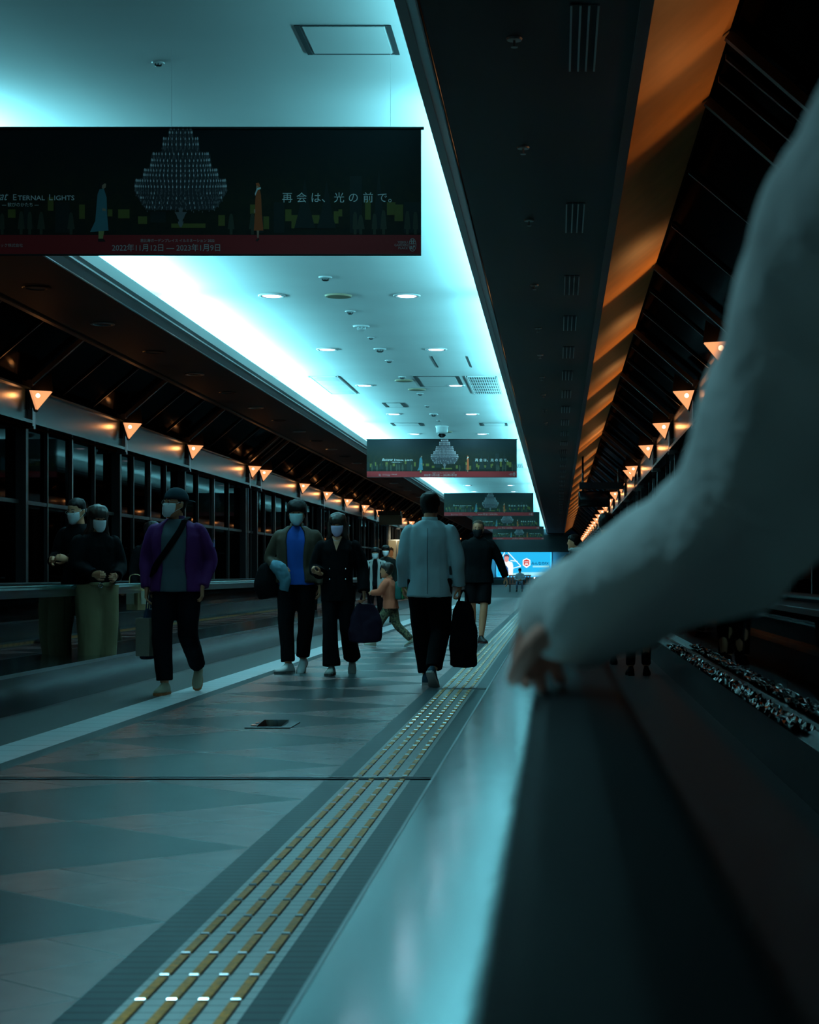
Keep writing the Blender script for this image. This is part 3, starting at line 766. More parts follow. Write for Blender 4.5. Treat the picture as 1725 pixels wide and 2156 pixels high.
def head_bm(bm, X):
    """head with nose, ears, brow, lips, placed by matrix X"""
    b = NB()
    rings(b, [[hpt(2*PI*i/20, p[0]) for i in range(20)] for p in HP])
    ball(b, (0, .108, -.028), (.013, .017, .013), 2); ball(b, (0, .100, -.006), (.009, .012, .024), 2)
    ball(b, (0, .092, -.068), (.022, .012, .008), 2); ball(b, (0, .086, -.104), (.02, .014, .012), 2)
    for s in (-1, 1):
        ball(b, (s*.077, -.004, -.008), (.009, .018, .030), 2); ball(b, (s*.030, .084, .022), (.022, .012, .007), 2)
    b.transform(X); me = bpy.data.meshes.new('h'); b.to_mesh(me); b.free(); bm.from_mesh(me)
def loft(bm, R_, n=24, a0=None, a1=None, th=.0, lean=(0, 0)):
    """torso/skirt rings: (z, rx, ry, yoff[, xoff]); with a0..a1 an open shell of thickness th"""
    out = []
    for r in R_:
        z, rx, ry, yo = r[:4]; xo = r[4] if len(r) > 4 else 0
        e = .82
        def P(a, d=0):
            s, c = math.sin(a), math.cos(a)
            return V((xo + (rx-d)*math.copysign(abs(s)**e, s), yo + (ry-d)*math.copysign(abs(c)**e, c), z))
        if a0 is None: out.append([P(2*PI*i/n) for i in range(n)])
        else:
            A = [a0 + (a1-a0)*i/n for i in range(n+1)]
            out.append([P(a) for a in A] + [P(a, th) for a in A[::-1]])
    rings(bm, out)
def hand_mesh(s, wrist, d, palm, curl=.5, thumb=.5, scale=1, vox=.0038):
    """five-fingered hand. d: pointing direction, palm: palm normal, s: +1 right hand, -1 left hand"""
    d = V(d).normalized(); pn = V(palm); pn = (pn - d*pn.dot(d)).normalized(); sd = d.cross(pn)*(1)   # side axis
    th_side = -s
    b = NB()
    stube(b, [(0, -.03, 0), (0, 0, 0), (0, .04, 0), (0, .085, -.002)], [(.025, .020), (.027, .019), (.040, .016), (.040, .013)], 3, 12)
    for i, (x, L, r) in enumerate(((.029, .072, .0082), (.0098, .080, .0086), (-.0098, .075, .0082), (-.028, .060, .0072))):
        p = V((x*th_side, .078 - abs(i-1)*.003, 0)); pts = [p - V((0, .02, 0)), p]; a = 0; rd = [r*1.05, r*1.05]
        for seg, f in ((.45, .55), (.30, .85), (.25, .55)):
            a += curl*f*1.25
            p = p + V((x*th_side*.12, math.cos(a), math.sin(a))).normalized()*L*seg; pts.append(p); rd.append(r*(.98 if seg > .4 else .9 if seg > .28 else .72))
        stube(b, pts, rd, 2, 10)
    p = V((.022*th_side, .018, .004)); q = p + V((.028*th_side, .024, .012+.01*thumb)); w_ = q + V((.010*th_side*(1-thumb), .028, .008+.016*thumb)); e = w_ + V((-.006*th_side*thumb, .020, .006))
    stube(b, [p, q, w_, e], [.014, .0115, .0095, .0075], 2, 10)
    b.transform(Matrix.Diagonal((scale, scale, scale, 1)))
    M_ = Matrix((( sd.x, d.x, pn.x, wrist[0]), (sd.y, d.y, pn.y, wrist[1]), (sd.z, d.z, pn.z, wrist[2]), (0, 0, 0, 1)))
    b.transform(M_)
    return fuse(b, vox*scale, 2)
def shoe(parent, ankle, toe, pitch, mu, ms, side, L=.27, lace=None):
    """ankle point, toe heading angle (0 = forward), pitch > 0 lifts the heel"""
    X = Matrix.Translation(ankle) @ Matrix.Rotation(toe, 4, 'Z') @ Matrix.Rotation(-pitch, 4, 'X') @ Matrix.Diagonal((1, L/.27, 1, 1))
    b = NB(); prof = [(-.075, .026, .035, 0), (-.06, .034, .075, .0), (-.03, .037, .098, 0), (.02, .037, .092, 0), (.06, .040, .066, 0), (.10, .045, .048, .0), (.14, .043, .040, 0), (.175, .033, .030, 0), (.19, .012, .018, 0)]
    out = []
    for y, rx, h, _ in prof:
        out.append([V((rx*math.cos(a), y, -.075 + (h*max(0, math.sin(a))**.8 if math.sin(a) > 0 else .0))) for a in [2*PI*k/16 for k in range(16)]])
    rings(b, out); b.transform(X); o = obj('shoe', b, mu, parent, True)
    b = NB(); out = []
    for y, rx in ((-.082, .022), (-.07, .034), (-.03, .038), (.03, .037), (.09, .047), (.14, .046), (.178, .036), (.196, .014)):
        out.append([V((rx, y, -.072)), V((-rx, y, -.072)), V((-rx*.97, y, -.095)), V((rx*.97, y, -.095))])
    rings(b, out); b.transform(X); obj('sole', b, ms, o)
    if lace:
        b = NB()
        for i in range(4):
            y = .02 + i*.022; z = .022 - i*.014; cyl(b, (-.018, y, -.012+z*.9-.006), (.018, y+.008, -.012+z*.9-.006), .004, n=6)
        b.transform(X); obj('laces', b, lace, o)
    return o
DEF = dict(H=1.72, yaw=0, nod=0, vox=.012,
    hip={1: (.095, 0, .93), -1: (-.095, 0, .93)},
    knee={1: (.10, .08, .50), -1: (-.10, .02, .50)}, ankle={1: (.095, .14, .10), -1: (-.095, -.20, .13)}, toe={1: (-.1, 0), -1: (.1, .45)},
    sh={1: (.175, 0, 1.405), -1: (-.175, 0, 1.405)},
    elbow={1: (.235, -.02, 1.13), -1: (-.235, -.02, 1.13)}, wrist={1: (.245, .05, .89), -1: (-.245, .05, .89)},
    hd={1: (0, .1, -1), -1: (0, .1, -1)}, palm={1: (-1, 0, 0), -1: (1, 0, 0)}, curl={1: .5, -1: .5},
    neck=(0, .0, 1.47), head=(0, .025, 1.60), legs='trousers', leg_r=(.092, .070, .055), hem=.10, top='shirt', tz=.80, sleeve=(.066, .056, .044), slv=1, skinc=None, wr=.007, fat=1.0, nohead=False, feet=True)
def person(label, loc, rz, **kw):
    P = {}
    for k, v in DEF.items():
        P[k] = dict(v) if isinstance(v, dict) else v
    for k, v in kw.items():
        if isinstance(v, dict) and isinstance(P.get(k), dict): P[k].update(v)
        else: P[k] = v
    vox = P['vox']; G = P.get
    sk = P['skinc'] or skin; seed = hash(label) % 97 if False else sum(map(ord, label)) % 97
    Xh = Matrix.Translation(P['head']) @ Matrix.Rotation(-R(P['yaw']), 4, 'Z') @ Matrix.Rotation(-R(P['nod']), 4, 'X') @ Matrix.Diagonal((P.get('hs', 1),)*3 + (1,))
    # the body: one continuous surface (head, neck, torso, arms, legs) plus hands
    b = NB(); head_bm(b, Xh)
    n0 = V(P['neck']); h0 = V(P['head']); fat = P['fat']
    stube(b, [n0 - V((0, 0, .10)), n0, (n0+h0)/2 + V((0, -.005, .0)), h0 - V((0, .012, .04))], [.065, .058, .052, .050], 3)
    pz = (P['hip'][1][2] + P['hip'][-1][2])/2; pc = (V(P['hip'][1]) + V(P['hip'][-1]))/2
    shc = (V(P['sh'][1]) + V(P['sh'][-1]))/2
    def tor(t): return pc.lerp(shc, t)
    tr = [(-.10, .13, .10), (0, .15, .105), (.3, .125, .09), (.6, .145, .10), (.85, .16, .10), (1.0, .12, .075), (1.08, .06, .05)]
    stube(b, [tor(t) for t, _, _ in tr], [(x*fat*.95, y_*fat*.95) for _, x, y_ in tr], 2, 18)
    hands = []
    for s in (1, -1):
        S, E, W = V(P['sh'][s]), V(P['elbow'][s]), V(P['wrist'][s])
        stube(b, [S - V((s*.07, 0, .03)), S - V((0, 0, .04)), (S+E)/2, E, (E+W)/2, W], [.03, .040, .043, .037, .036, .026], 3, 12)
        hands.append(hand_mesh(s, W, P['hd'][s], P['palm'][s], P['curl'][s], .6, .97, .0042 if vox < .013 else .006))
        if P['feet'] or P['legs'] == 'shorts':
            Hh, K, A = V(P['hip'][s]), V(P['knee'][s]), V(P['ankle'][s])
            stube(b, [Hh, Hh.lerp(K, .4), K, K.lerp(A, .35) - V((0, .012, 0)), A], [.080, .072, .055, .056, .036], 3, 12)
    body = fuse(b, vox*.8, 2)
    bm = join_mesh(body, *hands)
    root = obj('person', bm, sk, None, True); root.location = loc; root.rotation_euler = (0, 0, rz)
    sc_ = P['H']/1.72; root.scale = (sc_,)*3
    tag(root, label, 'person')
    def sub(name, bmx, m, parent=root, sm=True): return obj(name, bmx, m, parent, sm)
    # eyes
    if not G('hide_face'):
        b = NB()
        for s in (-1, 1): ball(b, hpt(s*.36, .006, -.003), (.013, .006, .006), 2)
        b.transform(Xh); sub('eyes', b, cmat('eye_dark', (.02, .015, .012), .2))
        b = NB()
        for s in (-1, 1): tube(b, [hpt(s*.18, .028, .003), hpt(s*.40, .034, .003), hpt(s*.62, .028, .002)], [.003, .004, .002], 6)
        b.transform(Xh); sub('eyebrows', b, hairm)
    # trousers / shorts
    lm = P['lm']; r1, r2, r3 = P['leg_r']
    b = NB(); top = pc + V((0, 0, .10))
    stube(b, [top, pc, pc - V((0, 0, .07))], [(.150*fat, .115*fat), (.165*fat, .125*fat), (.15*fat, .115*fat)], 3, 20)
    for s in (1, -1):
        Hh, K, A = V(P['hip'][s]), V(P['knee'][s]), V(P['ankle'][s])
        if P['legs'] == 'trousers':
            E = A + (A-K).normalized()*(-.02 + (.10 - P['hem'])*.6)
            stube(b, [Hh + V((0, 0, .03)), Hh.lerp(K, .35), K, K.lerp(E, .5), E], [r1*1.02, r1, r2, (r2+r3)/2, r3], 4, 16)
        else:
            E = Hh.lerp(K, .88)
            stube(b, [Hh + V((0, 0, .03)), Hh.lerp(K, .4), E], [.105, .105, .098], 4, 16)
    sub('trousers' if P['legs'] == 'trousers' else 'shorts', fuse(b, vox, 3, .006, 11, seed, (1, 1, .55)), lm)
    # upper garment
    tz = P['tz']; cm = P['cm']; shr = abs(P['sh'][1][0] - P['sh'][-1][0])/2
    def TR(t, k=1, dy=0):
        c = tor(t); return c
    def torso_rings(g_, z0, neck=1):
        z1 = shc.z; L = []
        for z, rx, ry in ((z0, .196, .142), (z0+.10, .184, .135), (1.05, .165, .122), (1.22, .178, .128), (1.33, .185+shr-.175, .122), (1.41, .165+shr-.175, .098), (1.45, .115, .082), (1.475, .078, .072)):
            zz = z if z <= 1.0 else pz + (z-.93)*(z1-pz)/(1.405-.93)
            t = (zz-pz)/(z1-pz); c = tor(t)
            L.append((zz, rx*fat*g_, ry*fat*g_, c.y, c.x))
        L.sort(key=lambda q: q[0]); return L
    def sleeves(b, mul=1.0, upto=1.0):
        a, m_, c_ = P['sleeve']
        for s in (1, -1):
            S, E, W = V(P['sh'][s]), V(P['elbow'][s]), V(P['wrist'][s])
            W2 = E.lerp(W, upto)
            cf = P.get('cuff', {}).get(s)
            if cf: stube(b, [W2, W2 + V(P['hd'][s]).normalized()*cf*.6, W2 + V(P['hd'][s]).normalized()*cf], [c_*1.04*mul, c_*1.0*mul, c_*.78*mul], 3, 16)
            stube(b, [S - V((s*.07, 0, .030)), S + V((-s*.006, 0, -.030)), (S+E)/2, E, (E+W2)/2, W2 - (W2-E).normalized()*.005], [a*.78*mul, a*.93*mul, (a+m_)/2*mul, m_*mul, (m_+c_)/2*mul, c_*mul], 4, 16)
    if P['top'] == 'open':      # inner shirt plus open jacket
        b = NB(); loft(b, torso_rings(1.0, P.get('in_z', .88)))
        sub('shirt', fuse(b, vox, 2, .005, 9, seed+5, (1, 1, .6)), P['im'])
        b = NB(); gp = P.get('gap', .42)
        loft(b, torso_rings(1.15, tz), 30, gp, 2*PI-gp, .045)
        sleeves(b)
        sub('jacket', fuse(b, vox, 3, P['wr'], 10, seed, (1, 1, .6)), cm)
    else:
        b = NB(); loft(b, torso_rings(P.get('loose', 1.0), tz)); sleeves(b)
        jk = sub(P.get('topname', 'jacket'), fuse(b, vox, 3, P['wr'], 10, seed, (1, 1, .6)), cm)
    cc = P.get('collar')
    if cc:
        b = NB(); nn = V(P['neck'])
        out = []
        for z, r_ in ((-.035, .088), (.0, .074), (.032, .068)):
            out.append([nn + V((r_*math.sin(a), r_*.95*math.cos(a) + .003, z)) for a in [cc + (2*PI-2*cc)*i/18 for i in range(19)]] + [nn + V(((r_-.008)*math.sin(a), (r_-.008)*.95*math.cos(a) + .003, z)) for a in [cc + (2*PI-2*cc)*i/18 for i in range(19)]][::-1])
        rings(b, out); sub('collar', b, P.get('colm', cm))
    # hair
    hr = P.get('hair', 'short')
    if hr:
        b = NB(); hv = P.get('hv', .016)
        back = hr in ('long', 'bob')
        def hl(th):   # hairline height for each direction
            c = math.cos(th)
            f = P.get('fringe', .045)
            if c > .55: return f
            if c > .1: return f + (-.005 - f)*(.55-c)/.45
            if back: return -.12
            return -.075 if c < -.3 else -.005 + (-.07)*(.1-c)/.4
        out = []; N = 28
        for k in range(9):
            t = k/8; ring_ = []
            for i in range(N):
                th = 2*PI*i/N; z = hl(th) + (.122 - hl(th))*t
                o_ = hv*(1 if t > .12 else .75)
                p = hpt(th, min(z, .118), o_); p.z = z + hv*t*.9
                if t > .99: p = V((0, -.008, .122+hv*.9)) + (p - V((0, -.008, p.z)))*.25
                ring_.append(p)
            out.append(ring_)
        rings(b, out)
        if hr == 'long':
            for s in (-1, 1):
                for a in (1.5, 1.9, 2.4, 2.9):
                    p0 = hpt(s*a, .03, .004); x0 = p0.x; y0_ = p0.y
                    stube(b, [p0, hpt(s*a, -.08, .018), V((x0*1.25, y0_*1.15, -.17)), V((x0*1.35, y0_*1.2 - .01, -P.get('hlen', .27)))], [.026, .030, .032, .014], 4, 10)
        b.transform(Xh); sub('hair', fuse(b, vox*.75, 1, .006, 30, seed, (1, 1, .4)), P.get('hairm', hairm))
    if G('mask'):
        b = NB(); out = []
        zs = [.000, -.02, -.045, -.07, -.095, -.118]
        for z in zs:
            row = []
            t = (0 - z)/.118; wd = 1.05 + .1*math.sin(PI*t) - (.25*t if t > .6 else 0)
            for i in range(15):
                a = -wd + 2*wd*i/14; k = math.cos(a/wd*PI/2)
                row.append(hpt(a, z, .005 + .020*k*math.sin(PI*(.15+.75*t)) + (.012*k if z < -.08 else 0)))
            out.append(row)
        for r_ in out: pass
        o2 = [r_ + [p + V((0, -.003, 0)) for p in r_[::-1]] for r_ in out]
        rings(b, o2); b.transform(Xh); mo = sub('face_mask', b, P['mask'])
        b = NB()
        for s in (-1, 1):
            tube(b, [hpt(s*1.02, -.012, .006), hpt(s*1.4, .012, .006), hpt(s*1.72, .012, .010), hpt(s*1.75, -.03, .010), hpt(s*1.3, -.06, .006), hpt(s*.98, -.09, .006)], [.0016]*6, 5)
        b.transform(Xh); sub('ear_loop', b, P['mask'], mo)
    if G('glasses'):
        b = NB()
        for s in (-1, 1):
            c = hpt(s*.38, .006, .014); n = 16
            pts = [c + V((.022*math.cos(2*PI*i/n), 0, .019*math.sin(2*PI*i/n))) for i in range(n+1)]
            tube(b, pts, [.0016]*(n+1), 5); tube(b, [c + V((s*.022, 0, .004)), hpt(s*1.2, .012, .006), hpt(s*1.65, .012, .010)], [.0016]*3, 5)
        tube(b, [hpt(-.14, .008, .016), hpt(.14, .008, .016)], [.0016]*2, 5)
        b.transform(Xh); sub('glasses', b, cmat('wire_frame', (.5, .5, .48), .3, metal=1))
    if G('cap'):
        b = NB(); out = []
        for k in range(8):
            t = k/7; z = .035 + .105*math.sin(t*PI/2); sc2 = math.cos(t*PI/2*.93)
            out.append([V(((.088)*sc2*math.sin(a), -.003 + .112*sc2*math.cos(a), z)) for a in [2*PI*i/24 for i in range(24)]])
        rings(b, out); sb = P.get('cap') == 'back'
        f = -1 if sb else 1
        out = []
        for y_, wd in ((.09, .07), (.13, .065), (.165, .045), (.18, .02)):
            out.append([V((-wd, f*y_, .036)), V((0, f*y_, .046)), V((wd, f*y_, .036)), V((wd, f*y_, .031)), V((0, f*y_, .041)), V((-wd, f*y_, .031))])
        rings(b, out); b.transform(Xh); sub('cap', b, P['capm'])
    # shoes
    if P['feet']:
        for s in (1, -1):
            t = P['toe'][s]; shoe(root, P['ankle'][s], t[0], t[1], P['sm'], P.get('solem', P['sm']), s, lace=P.get('lacem'))
    root['_P'] = 0; del root['_P']
    return root
def strap(root, pts, m, w_=.02, name='strap'):
    b = NB(); p, r = smooth_path(pts, [(w_, .004)]*len(pts), 5); tube(b, p, r, 8); return obj(name, b, m, root, True)
def tote(label, loc, rz, w_, h, d, m, name='tote_bag', sag=.02, hl=.2, m2=None, cat='bag'):
    r = thing(name, label, cat, loc, rz)
    b = NB(); out = []
    for t, k in ((0, .72), (.04, .93), (.3, 1.0), (.6, .92), (.85, .70), (1, .46)):
        out.append([V((w_/2*k*math.copysign(abs(math.cos(a))**.7, math.cos(a)), d/2*(1.1-t*.75)*math.copysign(abs(math.sin(a))**.7, math.sin(a)), h*t)) for a in [2*PI*i/20 for i in range(20)]])
    rings(b, out); obj('bag_body', fuse(b, .011, 2, sag*.5, 9, len(label)), m, r, True)
    for s in (-1, 1):
        b = NB(); stube(b, [(-w_*.18, s*.012, h-.03), (-w_*.10, s*.01, h+hl*.6), (0, s*.006, h+hl), (w_*.10, s*.01, h+hl*.6), (w_*.18, s*.012, h-.03)], [(.010, .004)]*5, 4, 8)
        obj('handle', b, m2 or m, r, True)
    return r
def at(px, py_feet, z0=0):
    Y = 3600*(CZ - z0)/(py_feet - 1206); return ((px-1175)/3600*Y, Y)

black = cmat('black_cloth', (.0035, .0035, .0045), .85, spec=.06)
navy = cmat('dark_navy_cloth', (.004, .005, .008), .85, spec=.06)
maskw = cmat('mask_white_blue', (.92, .97, 1), .7)
maskl = cmat('mask_lilac', (.85, .68, .95), .7)
maskg = cmat('mask_pale_teal', (.62, .85, .88), .7)
maskb = cmat('mask_black', (.01, .01, .012), .7)
white_sh = cmat('white_leather', (.88, .92, .90), .5)
rub = cmat('shoe_rubber', (.16, .15, .14), .6)
# 1: man in the purple jacket
X, Y = at(372, 1460)
p1 = person('person in a dark purple open jacket, grey shirt, dark cap and white mask', (X, Y, 0), PI, H=1.77, yaw=42, nod=-4, vox=.0105,
    knee={1: (.10, .10, .50), -1: (-.11, .05, .50)}, ankle={1: (.075, .12, .095), -1: (-.115, -.30, .215)}, toe={1: (-.12, 0), -1: (.12, .85)},
    elbow={1: (.26, -.03, 1.13), -1: (-.265, -.08, 1.13)}, wrist={1: (.245, .03, .885), -1: (-.225, .04, .90)},
    top='open', im=cmat('slate_shirt', (.10, .13, .15), .85), cm=cmat('purple_jacket', (.10, .018, .115), .7), in_z=.86, tz=.86, gap=.50, lm=navy, leg_r=(.105, .086, .072), sleeve=(.078, .068, .052),
    mask=maskw, glasses=1, cap='back', capm=cmat('cap_cloth', (.012, .03, .04), .8), hair='short', fringe=.06, hv=.006, sm=cmat('beige_sneaker', (.36, .31, .22), .7), solem=cmat('gum_sole', (.40, .13, .05), .6), lacem=cmat('lace', (.5, .5, .45), .8), collar=.5, colm=cmat('purple_rib', (.05, .012, .06), .8))
strap(p1, [(-.09, .095, 1.46), (-.05, .145, 1.36), (.04, .165, 1.22), (.14, .150, 1.08), (.19, .06, .98)], black, .026, 'bag_strap')
strap(p1, [(-.09, .095, 1.46), (-.10, -.02, 1.49), (-.06, -.11, 1.42), (.05, -.155, 1.2), (.17, -.10, 1.0)], black, .022, 'bag_strap')
b = NB(); out = []
for z in (.0, .04): pass
box(b, -.03, .03, 0, .006, 0, .035); box(b, -.02, .025, -.001, .007, .045, .06); 
for v in b.verts: v.co = Matrix.Rotation(R(-90), 3, 'Z') @ v.co + V((-.318, .0, 1.24))
obj('sleeve_badge', b, cmat('badge', (.12, .13, .3), .6), p1)
bag = tote('dark blue and beige carrier bag hanging beside the black trousers of the purple jacket wearer', (X-.235, Y+.0, .30), R(80), .30, .44, .12, cmat('carrier_navy', (.02, .035, .07), .6), 'carrier_bag', hl=.14)
b = NB(); box(b, -.154, -.06, -.062, .062, .03, .36); obj('beige_panel', b, cmat('carrier_beige', (.26, .23, .18), .7), bag)
b = NB(); cyl(b, (.0, -.068, .25), (.0, -.064, .25), .045, n=20); cyl(b, (.04, -.066, .12), (.04, -.062, .12), .06, n=20); obj('round_print', b, cmat('carrier_print', (.07, .16, .22), .6), bag)
# 2: man with the blue shirt
X, Y = at(626, 1416)
p2 = person('person in a brown jacket open over a bright blue shirt, black trousers and white sneakers', (X, Y, 0), PI, H=1.80, yaw=-4, nod=3, vox=.0115,
    knee={1: (.10, .08, .50), -1: (-.095, .06, .50)}, ankle={1: (.07, .13, .095), -1: (-.055, .02, .14)}, toe={1: (-.55, 0), -1: (-.1, .5)},
    elbow={1: (.275, -.02, 1.15), -1: (-.25, -.05, 1.13)}, wrist={1: (.16, .16, 1.02), -1: (-.235, .05, .87)}, hd={1: (-1, .3, .1)}, palm={1: (0, -1, 0)}, curl={1: 1.0},
    top='open', im=cmat('blue_shirt', (.018, .075, .34), .8), cm=cmat('brown_jacket', (.055, .038, .026), .6), in_z=.88, tz=.90, gap=.40, lm=black, leg_r=(.10, .082, .070), sleeve=(.075, .066, .052),
    mask=maskg, hair='short', fringe=.022, hv=.026, sm=white_sh, solem=rub, collar=.55)
fc = thing('folded_jacket', 'pale blue folded jacket held over the forearm of the brown jacket wearer', 'folded jacket', (X-.16, Y-.20, 1.0))
b = NB(); stube(b, [(-.08, 0, .14), (.0, -.01, .10), (.06, 0, -.02), (.05, 0, -.14)], [(.05, .05), (.075, .06), (.07, .055), (.05, .03)], 4, 14)
obj('bundle', fuse(b, .009, 2, .012, 14, 3), cmat('pale_blue_cloth', (.10, .22, .28), .8), fc, True)
sb = thing('shoulder_bag', 'black shoulder bag at the hip of the brown jacket wearer', 'bag', (X-.30, Y-.04, .92))
b = NB(); stube(b, [(0, 0, -.14), (-.02, 0, 0), (0, 0, .16), (.04, 0, .22)], [(.10, .07), (.13, .09), (.10, .06), (.04, .03)], 4, 16); obj('bag_body', fuse(b, .011, 2, .006, 9, 1), black, sb, True)
b = NB(); stube(b, [(.05, 0, .2), (.12, .02, .40), (.16, .02, .50)], [(.015, .006)]*3, 4, 8); obj('strap', b, black, sb, True)
# 3: woman in black
X, Y = at(712, 1420)
p3 = person('person in a long black buttoned jacket and flared trousers with a lilac mask', (X, Y, 0), PI, H=1.66, yaw=0, nod=6, vox=.0115, fat=.96,
    knee={1: (.075, .09, .50), -1: (-.10, .03, .50)}, ankle={1: (.055, .13, .095), -1: (-.125, -.22, .17)}, toe={1: (-.1, 0), -1: (.1, .7)},
    elbow={1: (.245, .0, 1.13), -1: (-.26, -.04, 1.13)}, wrist={1: (.17, .17, 1.08), -1: (-.285, .06, .88)}, hd={1: (.6, .5, .2), -1: (0, .1, -1)}, palm={1: (0, -.3, 1)}, curl={1: 1.0, -1: .9},
    cm=black, lm=black, tz=.78, leg_r=(.088, .078, .098), hem=.07, sleeve=(.075, .070, .068), mask=maskl, hair='long', fringe=.018, hv=.020, hlen=.26, hairm=cmat('brown_hair', (.025, .012, .008), .45),
    sm=cmat('cream_sneaker', (.50, .52, .48), .6), solem=rub, topname='long_jacket')
b = NB(); f = [b.verts.new(p) for p in ((-.052, .088, 1.475), (.052, .088, 1.475), (.03, .118, 1.41), (0, .142, 1.32), (-.03, .118, 1.41))]; b.faces.new(f)
r_ = bmesh.ops.extrude_face_region(b, geom=b.faces[:]); bmesh.ops.translate(b, verts=[e for e in r_['geom'] if isinstance(e, bmesh.types.BMVert)], vec=(0, -.05, -.01))
obj('neckline', b, skin, p3)
b = NB()
for s in (-1, 1):
    for z in (1.02, 1.13): ball(b, (s*.085 - .015, .152, z), (.009, .005, .009), 2)
obj('buttons', b, cmat('metal_button', (.85, .85, .85), .15, metal=1), p3, True)
b = NB(); stube(b, [(-.055, .06, 1.485), (-.03, .115, 1.435), (.03, .115, 1.435), (.055, .06, 1.485)], [.0022]*4, 4, 6); obj('necklace', b, M['stud'], p3, True)
tote('dark purple soft bag hanging from the hand of the black jacket wearer with lilac mask', (X+.285, Y-.03, .33), R(15), .36, .40, .17, cmat('plum_cloth', (.018, .008, .022), .7), 'soft_bag', hl=.13)
# 4: man in the pale jacket seen from behind
X, Y = at(905, 1444)
p4 = person('person seen from behind in a pale blue linen jacket and black trousers', (X, Y, 0), R(-4), H=1.795, vox=.0105, hide_face=1, yaw=6, fat=1.06,
    knee={1: (.095, .02, .50), -1: (-.085, .10, .50)}, ankle={1: (.055, -.16, .15), -1: (-.055, .16, .095)}, toe={1: (-.15, .75), -1: (.05, 0)},
    elbow={1: (.255, -.03, 1.12), -1: (-.232, -.02, 1.12)}, wrist={1: (.27, .0, .88), -1: (-.245, .06, .885)}, hd={1: (0, 0, -1), -1: (.1, -.1, -1)}, curl={1: .9, -1: .8},
    cm=cmat('linen_jacket', (.50, .68, .74), .85), lm=black, tz=.79, leg_r=(.108, .092, .076), sleeve=(.078, .068, .058), hair='short', hv=.013, sm=cmat('navy_sneaker', (.03, .07, .10), .6), solem=cmat('pale_sole', (.45, .45, .42), .6), collar=.6, colm=cmat('linen_jacket', (.33, .44, .50)), wr=.011)
b = NB()
stube(b, [(0, -.128, 1.40), (0, -.152, 1.22), (0, -.145, 1.0), (0, -.150, .82)], [(.004, .003)]*4, 4, 6); obj('back_seam', b, cmat('seam_blue', (.2, .29, .34), .85), p4)
tote('long black tote bag hanging from the right hand of the pale jacket wearer', (X+.315, Y-.03, .17), R(5), .27, .62, .13, black, 'tote_bag', hl=.10)
# 5: man in black top and shorts
X, Y = at(1007, 1353)
p5 = person('person in a black long-sleeved top, black shorts and black mask with very short hair', (X, Y, 0), PI + R(8), H=1.84, vox=.012, nod=8, yaw=14, fat=1.14, legs='shorts',
    knee={1: (.09, .04, .50), -1: (-.07, .12, .50)}, ankle={1: (.06, -.20, .14), -1: (-.03, .16, .095)}, toe={1: (-.1, .5), -1: (.25, 0)},
    elbow={1: (.27, .0, 1.12), -1: (-.31, -.06, 1.14)}, wrist={1: (.28, .06, .90), -1: (-.40, -.10, .92)}, hd={-1: (-.3, 0, -1)},
    cm=cmat('black_knit', (.005, .006, .007), .9, spec=.06), lm=black, tz=.84, sleeve=(.080, .068, .054), mask=maskb, hair='short', fringe=.085, hv=.004, hairm=cmat('cropped_hair', (.08, .05, .035), .6), sm=cmat('black_shoe', (.01, .01, .01), .5), solem=cmat('maroon_sole', (.05, .01, .01), .6), topname='sweater', collar=.01)
# 6: running child
X, Y = at(823, 1362)
camo_g = NG('camouflage', .8)
n1 = camo_g.noise(16, 1); n2 = camo_g.noise(26, 1)
camo = camo_g.out(camo_g.mix(camo_g.f('GREATER_THAN', n2, .55), camo_g.mix(camo_g.f('GREATER_THAN', n1, .5), (.035, .035, .022), (.10, .10, .05)), (.17, .14, .07)))
p6 = person('running child in an orange jacket and camouflage trousers with a green backpack', (X, Y, 0), R(78), H=1.17, vox=.016, yaw=-5, hs=1.30, neck=(0, .03, 1.43), head=(0, .08, 1.595), fat=1.12,
    hip={1: (.08, 0, .86), -1: (-.08, 0, .86)}, sh={1: (.17, .05, 1.36), -1: (-.17, .05, 1.36)},
    knee={1: (.09, -.10, .47), -1: (-.09, .22, .50)}, ankle={1: (.085, -.42, .15), -1: (-.085, .36, .10)}, toe={1: (0, .35), -1: (0, -.1)},
    elbow={1: (.26, -.06, 1.14), -1: (-.23, .16, 1.15)}, wrist={1: (.22, .14, 1.05), -1: (-.20, .36, 1.12)}, hd={1: (0, 1, .1), -1: (0, 1, .2)},
    cm=cmat('orange_jacket', (.55, .13, .07), .75), lm=camo, leg_r=(.108, .090, .075), tz=.80, sleeve=(.09, .08, .06), hair='short', fringe=.05, hv=.015, hairm=cmat('brown_hair', (.025, .012, .008)), sm=cmat('tan_sneaker', (.40, .36, .28), .6), solem=white_sh, collar=.5)
bp = thing('backpack', 'small bright green and teal backpack on the back of the running child', 'backpack', (X+.125, Y-.03, .80), R(78))
b = NB(); box(b, -.10, .10, -.06, .04, -.13, .13); bevel(b, .03, 3); obj('pack', b, cmat('pack_teal', (.02, .10, .09), .6), bp, True)
b = NB(); box(b, -.09, .09, -.085, -.055, -.02, .12); bevel(b, .012, 2); obj('flap', b, cmat('pack_green', (.18, .55, .05), .5), bp, True)
b = NB(); box(b, -.08, .08, -.08, -.055, -.12, -.04); bevel(b, .012, 2); obj('pocket', b, cmat('pack_green2', (.05, .30, .10), .5), bp, True)
